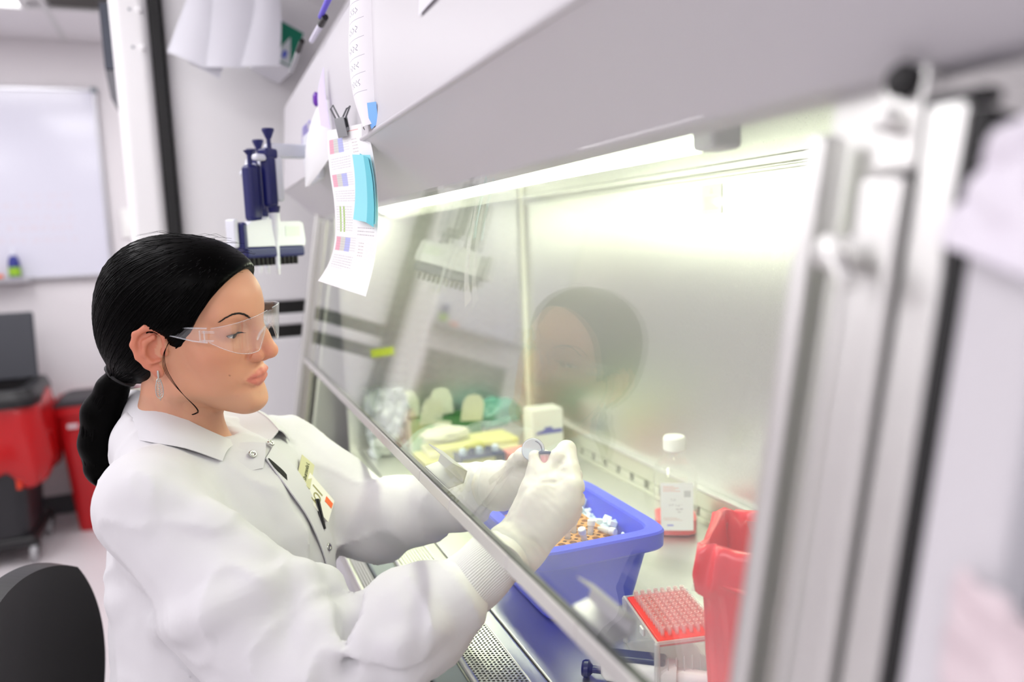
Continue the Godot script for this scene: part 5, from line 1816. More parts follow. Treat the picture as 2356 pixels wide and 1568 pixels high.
func media_bottle() -> void:
	var o := thing("media_bottle", "clear square media bottle with white screw cap, white label and red liquid in its foot", "bottle", Vector3(0.772, TOP, -1.195))
	o.rotation_degrees.y = -28.0
	var clear := glassy(Color(0.95, 0.97, 0.94), 0.06, 0.03)
	var st := begin()
	ring_loft(st, [[0.0, 0.0, 0.0], [0.0, 0.033, 0.033], [0.004, 0.0375, 0.0375], [0.100, 0.0385, 0.0385], [0.112, 0.0375, 0.0375], [0.126, 0.030, 0.030]], 0.0, 4.5, 40)
	ring_loft(st, [[0.126, 0.030, 0.030], [0.136, 0.019, 0.019]], 0.0, 3.0, 40)
	ring_loft(st, [[0.136, 0.019, 0.019], [0.140, 0.0165, 0.0165], [0.152, 0.0165, 0.0165]], 0.0, 2.0, 40)
	part(o, "glass", finish(st), clear)
	st = begin()
	ring_loft(st, [[0.002, 0.0, 0.0], [0.002, 0.032, 0.032], [0.005, 0.036, 0.036], [0.030, 0.0365, 0.0365], [0.030, 0.0, 0.0]], 0.0, 4.5, 40)
	var red := mat(Color(0.90, 0.06, 0.07), 0.1)
	red.subsurf_scatter_enabled = true
	red.subsurf_scatter_strength = 0.4
	part(o, "liquid", finish(st), red)
	st = begin()
	var prof := [[0.0, 0.150], [0.0185, 0.150], [0.0195, 0.152], [0.0195, 0.173], [0.018, 0.176], [0.0, 0.1765]]
	lathe_into(st, prof, 32)
	for k in 40:
		var a := TAU * k / 40.0
		rbox_into(st, Vector3(0.0012, 0.019, 0.0012), 0.0004, Vector3(cos(a) * 0.0196, 0.1615, sin(a) * 0.0196), 1, Basis(Vector3.UP, -a))
	part(o, "cap", finish(st), mat(Color(0.95, 0.95, 0.93), 0.4))
	# label with its print, the square code left blank
	var im := blank(360, 560, Color(0.95, 0.95, 0.95))
	rng.seed = 3
	for k in 4:
		im.fill_rect(Rect2i(28, 40 + k * 18, 120 + (k * 53) % 90, 5), Color(0.92, 0.62, 0.55))
	im.fill_rect(Rect2i(258, 92, 74, 74), Color(0.80, 0.80, 0.80))
	for q in [[110, 176, 60, 34], [92, 250, 40, 22], [140, 250, 90, 22], [170, 300, 34, 16], [212, 300, 30, 16], [170, 330, 70, 14]]:
		for k in 9:
			im.fill_rect(Rect2i(q[0] + rng.randi_range(0, q[2]), q[1] + rng.randi_range(0, q[3]), rng.randi_range(3, 14), 4), Color(0.62, 0.57, 0.60))
	for k in 3:
		im.fill_rect(Rect2i(28, 408 + k * 14, 150 + k * 30, 4), Color(0.85, 0.70, 0.66))
	im.fill_rect(Rect2i(70, 492, 70, 14), Color(0.45, 0.45, 0.85))
	var lb := part(o, "label", sheet(func(u, v): return Vector3(lerpf(-0.0285, 0.0285, v), lerpf(0.101, 0.014, u), 0.0389 - 3.0 * pow(lerpf(-0.0285, 0.0285, v), 2) * 0.3), 6, 8, -0.0002), picture(im))
	var lm: StandardMaterial3D = lb.material_override
	lm.uv1_scale = Vector3(1, 1, 1)
	# u of the sheet runs down, v across: turn the picture
	lm.albedo_texture = ImageTexture.create_from_image(turned(im))

func turned(im: Image) -> Image:
	var out := Image.create(im.get_height(), im.get_width(), false, Image.FORMAT_RGBA8)
	for y in im.get_height():
		for x in im.get_width():
			out.set_pixel(y, x, im.get_pixel(x, y))
	return out

func tip_box() -> void:
	var o := thing("tip_box", "clear pipette tip box with red insert full of clear tips, its lid folded back", "tip box", Vector3(0.519, TOP, -0.812))
	o.rotation_degrees.y = -12.0
	var clear := glassy(Color(0.92, 0.92, 0.93), 0.30, 0.25)
	var frost := mat(Color(0.90, 0.90, 0.92, 0.20), 0.35)
	frost.transparency = BaseMaterial3D.TRANSPARENCY_ALPHA
	var w := 0.043
	var d := 0.062
	for q in [[Vector3(-w, 0.032, 0), Vector3(0.0016, 0.062, 2 * d)], [Vector3(w, 0.032, 0), Vector3(0.0016, 0.062, 2 * d)], [Vector3(0, 0.032, -d), Vector3(2 * w, 0.062, 0.0016)], [Vector3(0, 0.032, d), Vector3(2 * w, 0.062, 0.0016)]]:
		part(o, "side", rbox(q[1], 0.0006, 1), frost, q[0])
	part(o, "base", rbox(Vector3(2 * w, 0.002, 2 * d), 0.0008, 1), frost, Vector3(0, 0.0015, 0))
	for sx in [-1.0, 1.0]:
		for sz in [-1.0, 1.0]:
			part(o, "corner_post", rbox(Vector3(0.007, 0.064, 0.007), 0.003, 3), clear, Vector3(sx * w, 0.032, sz * d))
	for k in 7:
		part(o, "rib", rbox(Vector3(0.0012, 0.04, 0.0012), 0.0005, 1), clear, Vector3(-0.03 + 0.01 * k, 0.024, d + 0.0012))
	var rim := begin()
	for s in [-1.0, 1.0]:
		rbox_into(rim, Vector3(2 * w + 0.004, 0.004, 0.003), 0.001, Vector3(0, 0.063, s * d), 1)
		rbox_into(rim, Vector3(0.003, 0.004, 2 * d + 0.004), 0.001, Vector3(s * w, 0.063, 0), 1)
	part(o, "rim", finish(rim), clear)
	part(o, "catch", rbox(Vector3(0.004, 0.010, 0.012), 0.0015), mat(Color(0.92, 0.92, 0.92), 0.4), Vector3(-w - 0.001, 0.054, 0.012))
	var red := mat(Color(0.90, 0.14, 0.10), 0.4)
	part(o, "insert", rbox(Vector3(2 * w - 0.005, 0.009, 2 * d - 0.005), 0.002), red, Vector3(0, 0.0605, 0))
	var tip_m := glassy(Color(0.97, 0.86, 0.86), 0.30, 0.12)
	var tip := begin()
	lathe_into(tip, [[0.0021, 0.0], [0.0027, 0.004], [0.0031, 0.011], [0.0031, 0.0115], [0.0022, 0.0115], [0.0019, 0.002]], 8)
	var tip_mesh := finish(tip)
	for i in 8:
		for j in 12:
			part(o, "tip", tip_mesh, tip_m, Vector3(-0.0315 + 0.009 * i, 0.0645, -0.0495 + 0.009 * j))
	# lid standing open behind
	var lid := Node3D.new()
	lid.name = "lid"
	o.add_child(lid)
	lid.position = Vector3(w + 0.006, 0.060, 0.0)
	lid.rotation_degrees = Vector3(0, 0, -16)
	part(lid, "panel", rbox(Vector3(0.0016, 0.084, 2 * d), 0.0006, 1), frost, Vector3(0.030, 0.044, 0))
	for s in [-1.0, 1.0]:
		part(lid, "lid_side", rbox(Vector3(0.030, 0.084, 0.0016), 0.0006, 1), frost, Vector3(0.015, 0.044, s * d))
	part(lid, "lid_side", rbox(Vector3(0.030, 0.0016, 2 * d), 0.0006, 1), frost, Vector3(0.015, 0.086, 0))

func red_bag() -> void:
	var c := Vector3(0.574, TOP, -0.690)
	var o := thing("waste_bag_holder", "translucent red biohazard bag draped over a square holder beside the tip box", "waste bag", c)
	o.rotation_degrees.y = 42.0
	var red := mat(Color(0.95, 0.24, 0.29), 0.28)
	red.backlight_enabled = true
	red.backlight = Color(0.55, 0.08, 0.10)
	red.clearcoat_enabled = true
	red.clearcoat = 0.4
	red.clearcoat_roughness = 0.2
	# holder: a square white tub inside
	var st := begin()
	ring_loft(st, [[0.0, 0.0, 0.0], [0.0, 0.058, 0.058], [0.190, 0.063, 0.063], [0.190, 0.061, 0.061], [0.006, 0.056, 0.056], [0.006, 0.0, 0.0]], 0.0, 10.0, 48)
	part(o, "tub", finish(st), mat(Color(0.86, 0.45, 0.47), 0.4))
	# bag: inside wall, folded over the rim, hanging down outside with folds
	var hs := [0.05, 0.13, 0.185, 0.201, 0.203, 0.196, 0.172, 0.158, 0.150, 0.12, 0.08, 0.04, 0.004]
	var rr := [0.050, 0.056, 0.060, 0.0635, 0.069, 0.074, 0.078, 0.077, 0.070, 0.068, 0.067, 0.065, 0.064]
	var seg := 96
	var pts := PackedVector3Array()
	for r in hs.size():
		for s in seg:
			var a := TAU * s / seg
			var wob := 0.0
			if r >= 4 and r <= 7:
				wob = 0.0028 * sin(a * 7.0 + r * 0.9) + 0.0020 * sin(a * 13.0 + 1.0)
			elif r > 7:
				wob = 0.0014 * sin(a * 9.0 + r * 0.5) + 0.0010 * sin(a * 17.0 + r)
			elif r < 3:
				wob = 0.003 * sin(a * 6.0 + r)
			var e := _superellipse(a, rr[r] + wob, rr[r] + wob, 6.0)
			var dy := 0.006 * sin(a * 3.0 + 0.6) + 0.004 * sin(a * 8.0) if r >= 5 and r <= 8 else (0.003 * sin(a * 4.0) if r > 1 and r < 5 else 0.0)
			pts.append(Vector3(e.x, hs[r] + dy, e.y))
	st = begin()
	grid(st, pts, hs.size(), seg, false, true)
	part(o, "bag", finish(st), red)
	part(o, "bag_fold", tube([Vector3(-0.060, 0.160, 0.066), Vector3(-0.020, 0.152, 0.076), Vector3(0.020, 0.158, 0.077), Vector3(0.055, 0.170, 0.072)], [0.002, 0.005, 0.0045, 0.002], 10), red)
	part(o, "bag_fold", tube([Vector3(-0.074, 0.168, 0.040), Vector3(-0.078, 0.158, 0.0), Vector3(-0.074, 0.166, -0.045)], [0.002, 0.005, 0.002], 10), red)

func lying_pipette() -> void:
	var o := thing("lying_pipette", "navy and white pipette lying on the work surface below the sash", "pipette", Vector3(0.405, TOP, -0.828))
	o.rotation_degrees.y = -38.0
	var white := mat(Color(0.92, 0.92, 0.94), 0.3)
	var along := Basis(Vector3(0, 0, 1), Vector3(1, 0, 0), Vector3(0, 1, 0))
	var st := begin()
	lathe_into(st, [[0.0, -0.005], [0.009, -0.005], [0.0105, -0.002], [0.0105, 0.003], [0.0075, 0.005], [0.0045, 0.008], [0.0045, 0.022], [0.0, 0.022]], 24, Transform3D(along, Vector3(0, 0.0115, 0)))
	part(o, "plunger_knob", finish(st), M.navy)
	st = begin()
	lathe_into(st, [[0.0, 0.020], [0.012, 0.020], [0.0165, 0.026], [0.0175, 0.060], [0.0165, 0.110], [0.0, 0.110]], 24, Transform3D(along, Vector3(0, 0.0178, 0)), Vector2(1.0, 1.0), false)
	part(o, "grip", finish(st), white)
	part(o, "grip_inlay", rbox(Vector3(0.07, 0.008, 0.022), 0.0038, 3), M.navy, Vector3(0.062, 0.0335, 0))
	st = begin()
	lathe_into(st, [[0.0, 0.108], [0.010, 0.108], [0.008, 0.16], [0.004, 0.20], [0.0025, 0.225], [0.0, 0.225]], 18, Transform3D(along, Vector3(0, 0.0165, 0)))
	part(o, "shaft", finish(st), white)

func held_tube() -> void:
	var o := thing("sample_tube", "small clear sample tube with round printed lid and pink liquid between the gloved fingers", "tube", Vector3(0.3815, 1.0665, -0.8770))
	var clear := glassy(Color(0.90, 0.92, 0.96), 0.35, 0.1)
	var up := Vector3(0.22, 0.92, -0.30).normalized()
	var ub := Basis(up.cross(Vector3(0, 0, 1)).normalized(), up, Vector3.ZERO)
	ub.z = ub.x.cross(ub.y)
	ub = ub.scaled(Vector3.ONE * 1.2)
	var st := begin()
	lathe_into(st, [[0.0, -0.012], [0.004, -0.011], [0.0062, -0.004], [0.0068, 0.0068]], 20, Transform3D(ub, Vector3.ZERO))
	part(o, "body", finish(st), clear)
	st = begin()
	lathe_into(st, [[0.0, -0.011], [0.0036, -0.010], [0.0058, -0.004], [0.0062, 0.004], [0.0, 0.004]], 20, Transform3D(ub, Vector3.ZERO))
	part(o, "liquid", finish(st), mat(Color(0.93, 0.28, 0.30), 0.25))
	st = begin()
	lathe_into(st, [[0.0062, 0.0050], [0.0080, 0.0056], [0.0082, 0.0078], [0.0070, 0.0084], [0.0062, 0.0080]], 24, Transform3D(ub, Vector3.ZERO))
	part(o, "collar", finish(st), mat(Color(0.30, 0.33, 0.48), 0.35))
	var face := Vector3(-0.25, 0.22, 0.94).normalized()
	var fb := Basis(face.cross(Vector3(0, 1, 0)).normalized(), face, Vector3.ZERO)
	fb.z = fb.x.cross(fb.y)
	var at := Vector3(0.3740, 1.0750, -0.9000) - o.position
	st = begin()
	lathe_into(st, [[0.0, 0.0], [0.0138, 0.0], [0.0142, 0.0008], [0.0142, 0.0020], [0.0132, 0.0024], [0.0, 0.0022]], 36, Transform3D(fb, at))
	part(o, "lid", finish(st), mat(Color(0.80, 0.83, 0.90), 0.2))
	st = begin()
	lathe_into(st, [[0.0141, 0.0004], [0.0146, 0.0008], [0.0146, 0.0016], [0.0141, 0.0020]], 36, Transform3D(fb, at))
	part(o, "lid_edge", finish(st), mat(Color(0.42, 0.46, 0.56), 0.2))
	st = begin()
	for k in 16:
		var a := PI * 0.62 + 0.17 * k
		rbox_into(st, Vector3(0.0010, 0.0003, 0.0016), 0.0001, at + fb * Vector3(cos(a) * 0.0108, 0.0025, sin(a) * 0.0108), 1, fb * Basis(Vector3.UP, -a))
	part(o, "lid_print", finish(st), mat(Color(0.40, 0.45, 0.58), 0.5))
	part(o, "hinge", tube([at + fb * Vector3(-0.010, 0.001, -0.006), Vector3(-0.002, 0.010, -0.006), ub * Vector3(-0.0062, 0.0075, 0.0)], [0.0014, 0.0018, 0.0014], 8), mat(Color(0.32, 0.36, 0.52), 0.35))

# ---------------------------------------------------------------- the crowded far end of the cabinet
func crumple(c: Vector3, size: Vector3, seed_: int, amp := 0.25) -> ArrayMesh:
	var n := FastNoiseLite.new()
	n.seed = seed_
	n.frequency = 1.0
	n.fractal_octaves = 3
	var st := begin()
	var rows := 22
	var seg := 36
	var pts := PackedVector3Array()
	for r in rows + 1:
		var th := PI * r / rows
		for s in seg:
			var ph := TAU * s / seg
			var v := Vector3(sin(th) * cos(ph), cos(th), sin(th) * sin(ph))
			var g := 1.0 - absf(n.get_noise_3dv(v * 2.2)) * 2.0
			var k := 1.0 + amp * (n.get_noise_3dv(v * 1.3 + Vector3(7, 0, 0)) + 0.5 * g - 0.3)
			var p := v * k * size
			p.y = maxf(p.y, -size.y * 0.92)
			pts.append(c + p)
	grid(st, pts, rows + 1, seg, true, true)
	return finish(st)

func far_end() -> void:
	var green := mat(Color(0.14, 0.47, 0.08), 0.5)
	var cream := mat(Color(0.90, 0.92, 0.82), 0.6)
	# open cartons with cut-out flaps
	for q in [[Vector3(0.600, TOP, -1.975), 0.0, "green and white cardboard carton with cut-out flaps standing open", 0], [Vector3(0.505, TOP, -1.985), 6.0, "pale cardboard carton with green band beside the open carton", 1]]:
		var o := thing("glove_carton", q[2], "carton", q[0])
		o.rotation_degrees.y = q[1]
		var w: float = [0.062, 0.034][q[3]]
		var body := green if q[3] == 0 else mat(Color(0.62, 0.78, 0.58), 0.5)
		part(o, "carton_wall", rbox(Vector3(0.003, 0.085, 0.07), 0.001, 1), cream, Vector3(-w, 0.0425, 0))
		part(o, "carton_wall", rbox(Vector3(0.003, 0.085, 0.07), 0.001, 1), body, Vector3(w, 0.0425, 0))
		part(o, "carton_wall", rbox(Vector3(2 * w, 0.085, 0.003), 0.001, 1), body, Vector3(0, 0.0425, 0.035))
		part(o, "carton_wall", rbox(Vector3(2 * w, 0.085, 0.003), 0.001, 1), body, Vector3(0, 0.0425, -0.035))
		part(o, "carton_floor", rbox(Vector3(2 * w, 0.002, 0.07), 0.0008, 1), cream, Vector3(0, 0.001, 0))
		var flap := poly([[-0.030, 0.0], [0.030, 0.0], [0.031, 0.045], [0.022, 0.066], [0.006, 0.072], [-0.016, 0.070], [-0.028, 0.050]])
		part(o, "flap", prism(flap, 0.002), cream, Vector3(-w * 0.35, 0.080, -0.033), Vector3(-6, 0, 4))
		part(o, "flap", prism(flap, 0.002), cream, Vector3(w * 0.55, 0.070, 0.036), Vector3(8, 0, -6))
		if q[3] == 0:
			part(o, "white_panel", prism(poly([[-0.062, 0.03], [-0.028, 0.03], [-0.02, 0.075], [-0.062, 0.085]]), 0.0015), cream, Vector3(0, 0, 0.0366))
			part(o, "white_panel", prism(poly([[0.0, 0.02], [0.022, 0.02], [0.022, 0.045], [0.0, 0.045]]), 0.0015), cream, Vector3(0, 0, 0.0366))
	# pale yellow wrapped stack and cloth
	var y := thing("yellow_packet_stack", "stack of pale yellow wrapped packets below the cartons", "packets", Vector3(0.60, TOP, -1.87))
	var yel := mat(Color(0.88, 0.87, 0.52), 0.5)
	for k in 3:
		part(y, "packet", rbox(Vector3(0.25 - 0.02 * k, 0.014, 0.105), 0.005, 3), [yel, mat(Color(0.90, 0.89, 0.66), 0.5), yel][k], Vector3(-0.005 + 0.008 * k, 0.0075 + 0.0145 * k, 0.004 * k), Vector3(0, [2, -4, 3][k], 0))
	single("folded_cloth", "crumpled cream cloth lying on the yellow packets", "cloth", crumple(Vector3.ZERO, Vector3(0.062, 0.018, 0.032), 4, 0.3), mat(Color(0.86, 0.86, 0.74), 0.8), Transform3D(Basis(), Vector3(0.540, 0.8615, -1.87)))
	var teal := glassy(Color(0.45, 0.78, 0.68), 0.55, 0.2)
	single("teal_bag", "crumpled translucent teal plastic bag beside the white and blue box", "bag", crumple(Vector3.ZERO, Vector3(0.075, 0.04, 0.045), 9, 0.35), teal, Transform3D(Basis(), Vector3(0.712, 0.872, -1.985)))
	# white box with a blue print
	var b := thing("reagent_box", "white cardboard box with blue printed band against the back wall", "box", Vector3(0.772, TOP, -1.785))
	part(b, "carton", rbox(Vector3(0.082, 0.118, 0.06), 0.002, 1), mat(Color(0.90, 0.93, 0.90), 0.5), Vector3(0, 0.0595, 0))
	part(b, "printed_band", prism(poly([[-0.034, 0.058], [0.038, 0.058], [0.038, 0.068], [0.012, 0.068], [0.010, 0.075], [-0.008, 0.075], [-0.012, 0.068], [-0.030, 0.064]]), 0.0005), mat(Color(0.36, 0.43, 0.74), 0.5), Vector3(0, 0, 0.0302))
	# low navy rack and pink box before it
	var r := thing("navy_tube_rack", "low navy blue tube rack with white ends behind the gloved hands", "rack", Vector3(0.575, TOP, -1.71))
	part(r, "deck", rbox(Vector3(0.105, 0.006, 0.055), 0.002), M.navy, Vector3(0, 0.045, 0))
	part(r, "base", rbox(Vector3(0.105, 0.012, 0.055), 0.003), M.navy, Vector3(0, 0.0065, 0))
	for s in [-1.0, 1.0]:
		part(r, "end_plate", rbox(Vector3(0.006, 0.05, 0.057), 0.002), M.navy, Vector3(s * 0.052, 0.025, 0))
	for k in 5:
		part(r, "tube_cap", lathe([[0.0, 0.0], [0.008, 0.0], [0.008, 0.012], [0.006, 0.014], [0.0, 0.014]], 16), [mat(Color(0.80, 0.86, 0.92), 0.4), M.navy][k % 2], Vector3(-0.040 + 0.02 * k, 0.048, 0.008 * (k % 2)))
	single("pink_card_box", "small pink card box beside the navy tube rack", "box", rbox(Vector3(0.062, 0.045, 0.05), 0.002, 1), mat(Color(0.93, 0.56, 0.52), 0.5), Transform3D(Basis(Vector3.UP, 0.2), Vector3(0.668, TOP + 0.0228, -1.70)))
	# clear zip bag leaning on the side wall
	var bag := glassy(Color(0.86, 0.89, 0.90), 0.35, 0.18)
	var n := FastNoiseLite.new()
	n.seed = 5
	n.frequency = 1.0
	var zb := thing("clear_plastic_bag", "crinkled clear plastic bag leaning against the far side wall", "bag", Vector3(0.425, TOP, -1.99))
	part(zb, "film", sheet(func(u, v): return Vector3(lerpf(-0.055, 0.060, v) + 0.012 * n.get_noise_2d(u * 4.0, v * 4.0), lerpf(0.002, 0.165, u), -0.05 * u + 0.030 * n.get_noise_2d(u * 3.0 + 9.0, v * 5.0) + 0.02), 22, 18, 0.0004), bag)
	part(zb, "film", sheet(func(u, v): return Vector3(lerpf(-0.055, 0.060, v) + 0.012 * n.get_noise_2d(u * 4.0 + 5.0, v * 4.0), lerpf(0.002, 0.150, u), -0.05 * u + 0.030 * n.get_noise_2d(u * 3.0 + 19.0, v * 5.0) + 0.035), 22, 18, 0.0004), bag)
	part(zb, "contents", crumple(Vector3(0.0, 0.026, 0.02), Vector3(0.045, 0.026, 0.018), 14, 0.4), mat(Color(0.72, 0.74, 0.72), 0.3))
	single("yellow_reflection", "bright yellow strip put in for a reflection on the far side wall", "tape", rbox(Vector3(0.062, 0.022, 0.001), 0.0003, 1), mat(Color(0.78, 0.84, 0.10), 0.5), Transform3D(Basis(Vector3(0, 0, 1), 0.05), Vector3(0.437, 1.054, -2.0590)))  # thin strip added in place of a bright yellow reflection

# ---------------------------------------------------------------- papers and small things on the canopy
func rows_of_text(im: Image, x: int, y: int, w: int, rows: int, step: int, c: Color, seed_ := 1) -> void:
	var r := RandomNumberGenerator.new()
	r.seed = seed_
	for k in rows:
		var at := x
		while at < x + w:
			var l := r.randi_range(6, 22)
			im.fill_rect(Rect2i(at, y + k * step, mini(l, x + w - at), maxi(1, step / 4)), c)
			at += l + r.randi_range(3, 6)

func paper_between(left: Array, right: Array, thick := 0.0004, bow := Vector3.ZERO) -> ArrayMesh:
	var st := begin()
	loft(st, left, right, bow, thick, 28, 8)
	return finish(st)

func papers() -> void:
	# protocol sheet with coloured tables, held by a clip
	var im := blank(420, 900, Color(0.95, 0.95, 0.96))
	im.fill_rect(Rect2i(170, 38, 170, 4), Color(0.90, 0.62, 0.60))
	for b in [[72, 110], [262, 300], [620, 655]]:
		var y: int = b[0]
		im.fill_rect(Rect2i(18, y, 44, 74), Color(0.93, 0.68, 0.75))
		im.fill_rect(Rect2i(62, y, 48, 74), Color(0.84, 0.84, 0.82))
		im.fill_rect(Rect2i(110, y, 52, 74), Color(0.72, 0.74, 0.93))
		for k in 6:
			im.fill_rect(Rect2i(18, y + k * 13, 200, 1), Color(0.66, 0.66, 0.68))
		rows_of_text(im, 24, y + 100, 190, 5, 14, Color(0.78, 0.78, 0.80), y)
		rows_of_text(im, 250, y + 20, 50, 5, 16, Color(0.80, 0.78, 0.78), y + 2)
	for x in [52, 88]:
		im.fill_rect(Rect2i(x, 450, 14, 140), Color(0.62, 0.78, 0.36))
	rows_of_text(im, 20, 452, 160, 10, 14, Color(0.80, 0.80, 0.80), 8)
	rows_of_text(im, 230, 560, 160, 3, 18, Color(0.74, 0.72, 0.74), 9)
	rows_of_text(im, 30, 760, 110, 3, 14, Color(0.86, 0.86, 0.88), 10)
	var right := [Vector3(0.2362, 1.5072, -1.1435), Vector3(0.2403, 1.4705, -1.1206), Vector3(0.2414, 1.4161, -1.1071), Vector3(0.2386, 1.3684, -1.1016), Vector3(0.2296, 1.3150, -1.0977), Vector3(0.2144, 1.2667, -1.0969)]
	var left := [Vector3(0.2010, 1.5100, -1.2480), Vector3(0.1990, 1.4560, -1.2380), Vector3(0.1992, 1.4000, -1.2150), Vector3(0.1946, 1.3474, -1.2025), Vector3(0.1840, 1.3125, -1.2071), Vector3(0.1675, 1.2866, -1.2154)]
	var s := single("protocol_sheet", "curling white protocol sheet with coloured tables hanging from the canopy edge by a clip", "paper", paper_between(left, right), picture(turned(im), 0.8))
	s.set_meta("label", "curling white sheet with pink and blue tables hanging by a clip from the canopy")
	# cyan sticky notes on it
	var cy := mat(Color(0.60, 0.90, 0.95), 0.8)
	var cr := [Vector3(0.2375, 1.4600, -1.1150), Vector3(0.2395, 1.4300, -1.1070), Vector3(0.2385, 1.3950, -1.1010), Vector3(0.2350, 1.3650, -1.0960)]
	var cl := [Vector3(0.2210, 1.4650, -1.1560), Vector3(0.2215, 1.4350, -1.1500), Vector3(0.2195, 1.4020, -1.1480), Vector3(0.2150, 1.3740, -1.1480)]
	var sh := Vector3(-0.0022, 0.0, 0.0022)
	for k in 2:
		var a := []
		var b := []
		for i in 4:
			a.append(cl[i] + sh * (1.0 + k) + Vector3(0.010 * k, 0, 0.012 * k))
			b.append(cr[i] + sh * (1.0 + k * 0.3) + Vector3(-0.002 * k, -0.004 * k, 0))
		single("sticky_note", ["cyan sticky note with small handwriting on the hanging sheet", "narrow darker cyan sticky note lifting off the hanging sheet"][k], "note", paper_between(a, b, 0.0003), cy if k == 0 else mat(Color(0.42, 0.78, 0.84), 0.8))
	# binder clip: steel body and two wire-like arms
	var c := thing("binder_clip", "silver spring clip holding the hanging sheet", "clip", Vector3(0.2150, 1.5080, -1.1950))
	var st := begin()
	var ax := Vector3(0.35, 0.0, 0.94).normalized()
	var dn := Vector3(0.10, -0.95, 0.28).normalized()
	var fr := ax.cross(dn).normalized()
	rbox_into(st, Vector3(0.026, 0.030, 0.0012), 0.0005, fr * -0.003, 1, Basis(ax, dn, fr))
	rbox_into(st, Vector3(0.026, 0.030, 0.0012), 0.0005, fr * 0.003, 1, Basis(ax, dn, fr))
	part(c, "jaws", finish(st), mat(Color(0.62, 0.63, 0.64), 0.3, 1.0))
	st = begin()
	tube_into(st, [ax * -0.012 + dn * -0.012, ax * -0.012 + dn * -0.030 - fr * 0.006, ax * -0.002 + dn * -0.034 - fr * 0.007, ax * -0.002 + dn * -0.012], [0.0014], 6)
	tube_into(st, [ax * 0.002 + dn * -0.012, ax * 0.003 + dn * -0.030 + fr * 0.012, ax * 0.013 + dn * -0.032 + fr * 0.012, ax * 0.012 + dn * -0.012], [0.0014], 6)
	tube_into(st, [ax * -0.013 + dn * 0.004, ax * 0.013 + dn * 0.004], [0.003], 8)
	part(c, "spring_arms", finish(st), mat(Color(0.5, 0.51, 0.52), 0.3, 1.0))
	# torn notebook page under a purple magnet
	var st2 := begin()
	var lft := []
	var rgt := []
	lft = [Vector3(0.2352, 1.6031, -1.5037), Vector3(0.2130, 1.5556, -1.4949), Vector3(0.1990, 1.5083, -1.4830), Vector3(0.1914, 1.4408, -1.4657)]
	rgt = [Vector3(0.2411, 1.5915, -1.4565), Vector3(0.2399, 1.5413, -1.4175), Vector3(0.2365, 1.5006, -1.4131), Vector3(0.1966, 1.4429, -1.4531)]
	loft(st2, lft, rgt, Vector3(-0.004, 0, 0.002), 0.0004, 30, 6)
	for i in 26:
		var t := 0.16 + 0.80 * i / 25.0
		var p := _along(lft, t)
		rbox_into(st2, Vector3(0.0006, 0.0045, 0.006), 0.0002, p + Vector3(-0.0005, 0, -0.004), 1)
	single("notebook_page", "white notebook page with torn perforated edge under the purple magnet", "paper", finish(st2), M.paper)
	var mg := begin()
	lathe_into(mg, [[0.0, 0.010], [0.008, 0.010], [0.0125, 0.007], [0.013, 0.004], [0.011, 0.0], [0.0, 0.0]], 24, Transform3D(Basis(Vector3(0, 1, 0), Vector3(-1, 0, 0), Vector3(0, 0, 1)), Vector3.ZERO))
	single("round_magnet", "purple round magnet pinning the notebook page to the canopy", "magnet", finish(mg), mat(Color(0.42, 0.16, 0.68), 0.25), Transform3D(Basis(), Vector3(0.2310, 1.6008, -1.5060)))
	single("paper_slip", "pale lilac slip of paper standing out beside the purple magnet", "paper", paper_between([Vector3(0.2380, 1.650, -1.474), Vector3(0.222, 1.60, -1.455), Vector3(0.216, 1.54, -1.405)], [Vector3(0.2380, 1.650, -1.470), Vector3(0.2320, 1.60, -1.435), Vector3(0.2260, 1.53, -1.370)]), mat(Color(0.84, 0.80, 0.92), 0.7))
	# curled strip with handwritten numbers
	var cu := blank(256, 640, Color(0.94, 0.93, 0.95))
	rng.seed = 77
	var ink := Color(0.45, 0.44, 0.52)
	for k in 6:
		var y := 60 + k * 74
		cu.fill_rect(Rect2i(40, y + 50, 150, 2), Color(0.70, 0.69, 0.74))
		for j in 4:
			var x := 62 + j * 26
			for t in 26:
				cu.fill_rect(Rect2i(x + int(8.0 * sin(t * 0.3 + j + k)) , y + t, 3, 2), ink)
	var cr2 := [Vector3(0.2560, 1.700, -1.098), Vector3(0.2532, 1.6598, -1.0932), Vector3(0.2458, 1.5715, -1.0730), Vector3(0.2420, 1.5130, -1.0555), Vector3(0.2390, 1.4950, -1.0534)]
	var cl2 := [Vector3(0.2340, 1.700, -1.172), Vector3(0.2323, 1.6794, -1.1691), Vector3(0.2240, 1.6065, -1.1599), Vector3(0.2210, 1.5421, -1.1307), Vector3(0.2280, 1.4911, -1.1001)]
	single("curled_paper_strip", "curled strip of paper with handwritten numbers on the canopy front", "paper", paper_between(cl2, cr2, 0.0004, Vector3(-0.012, 0, 0.004)), picture(turned(cu), 0.8))
	single("blue_flag_note", "small light blue sticky flag at the foot of the curled strip", "note", paper_between([Vector3(0.2262, 1.522, -1.068), Vector3(0.2270, 1.500, -1.066), Vector3(0.229, 1.488, -1.064)], [Vector3(0.2330, 1.520, -1.0450), Vector3(0.2340, 1.500, -1.0450), Vector3(0.2350, 1.494, -1.0450)]), mat(Color(0.50, 0.72, 0.98), 0.7))
	# faint blue printed sheet nearer the camera
	var fb := blank(300, 300, Color(0.93, 0.93, 0.96))
	rows_of_text(fb, 20, 20, 250, 16, 16, Color(0.78, 0.80, 0.94), 5)
	var fs := begin()
	loft(fs, [Vector3(0.2560, 1.82, -0.84), Vector3(0.2492, 1.70, -0.84), Vector3(0.2370, 1.572, -0.838)], [Vector3(0.2560, 1.82, -0.735), Vector3(0.2492, 1.70, -0.735), Vector3(0.2370, 1.572, -0.735)], Vector3(-0.001, 0, 0), 0.0004, 10, 6)
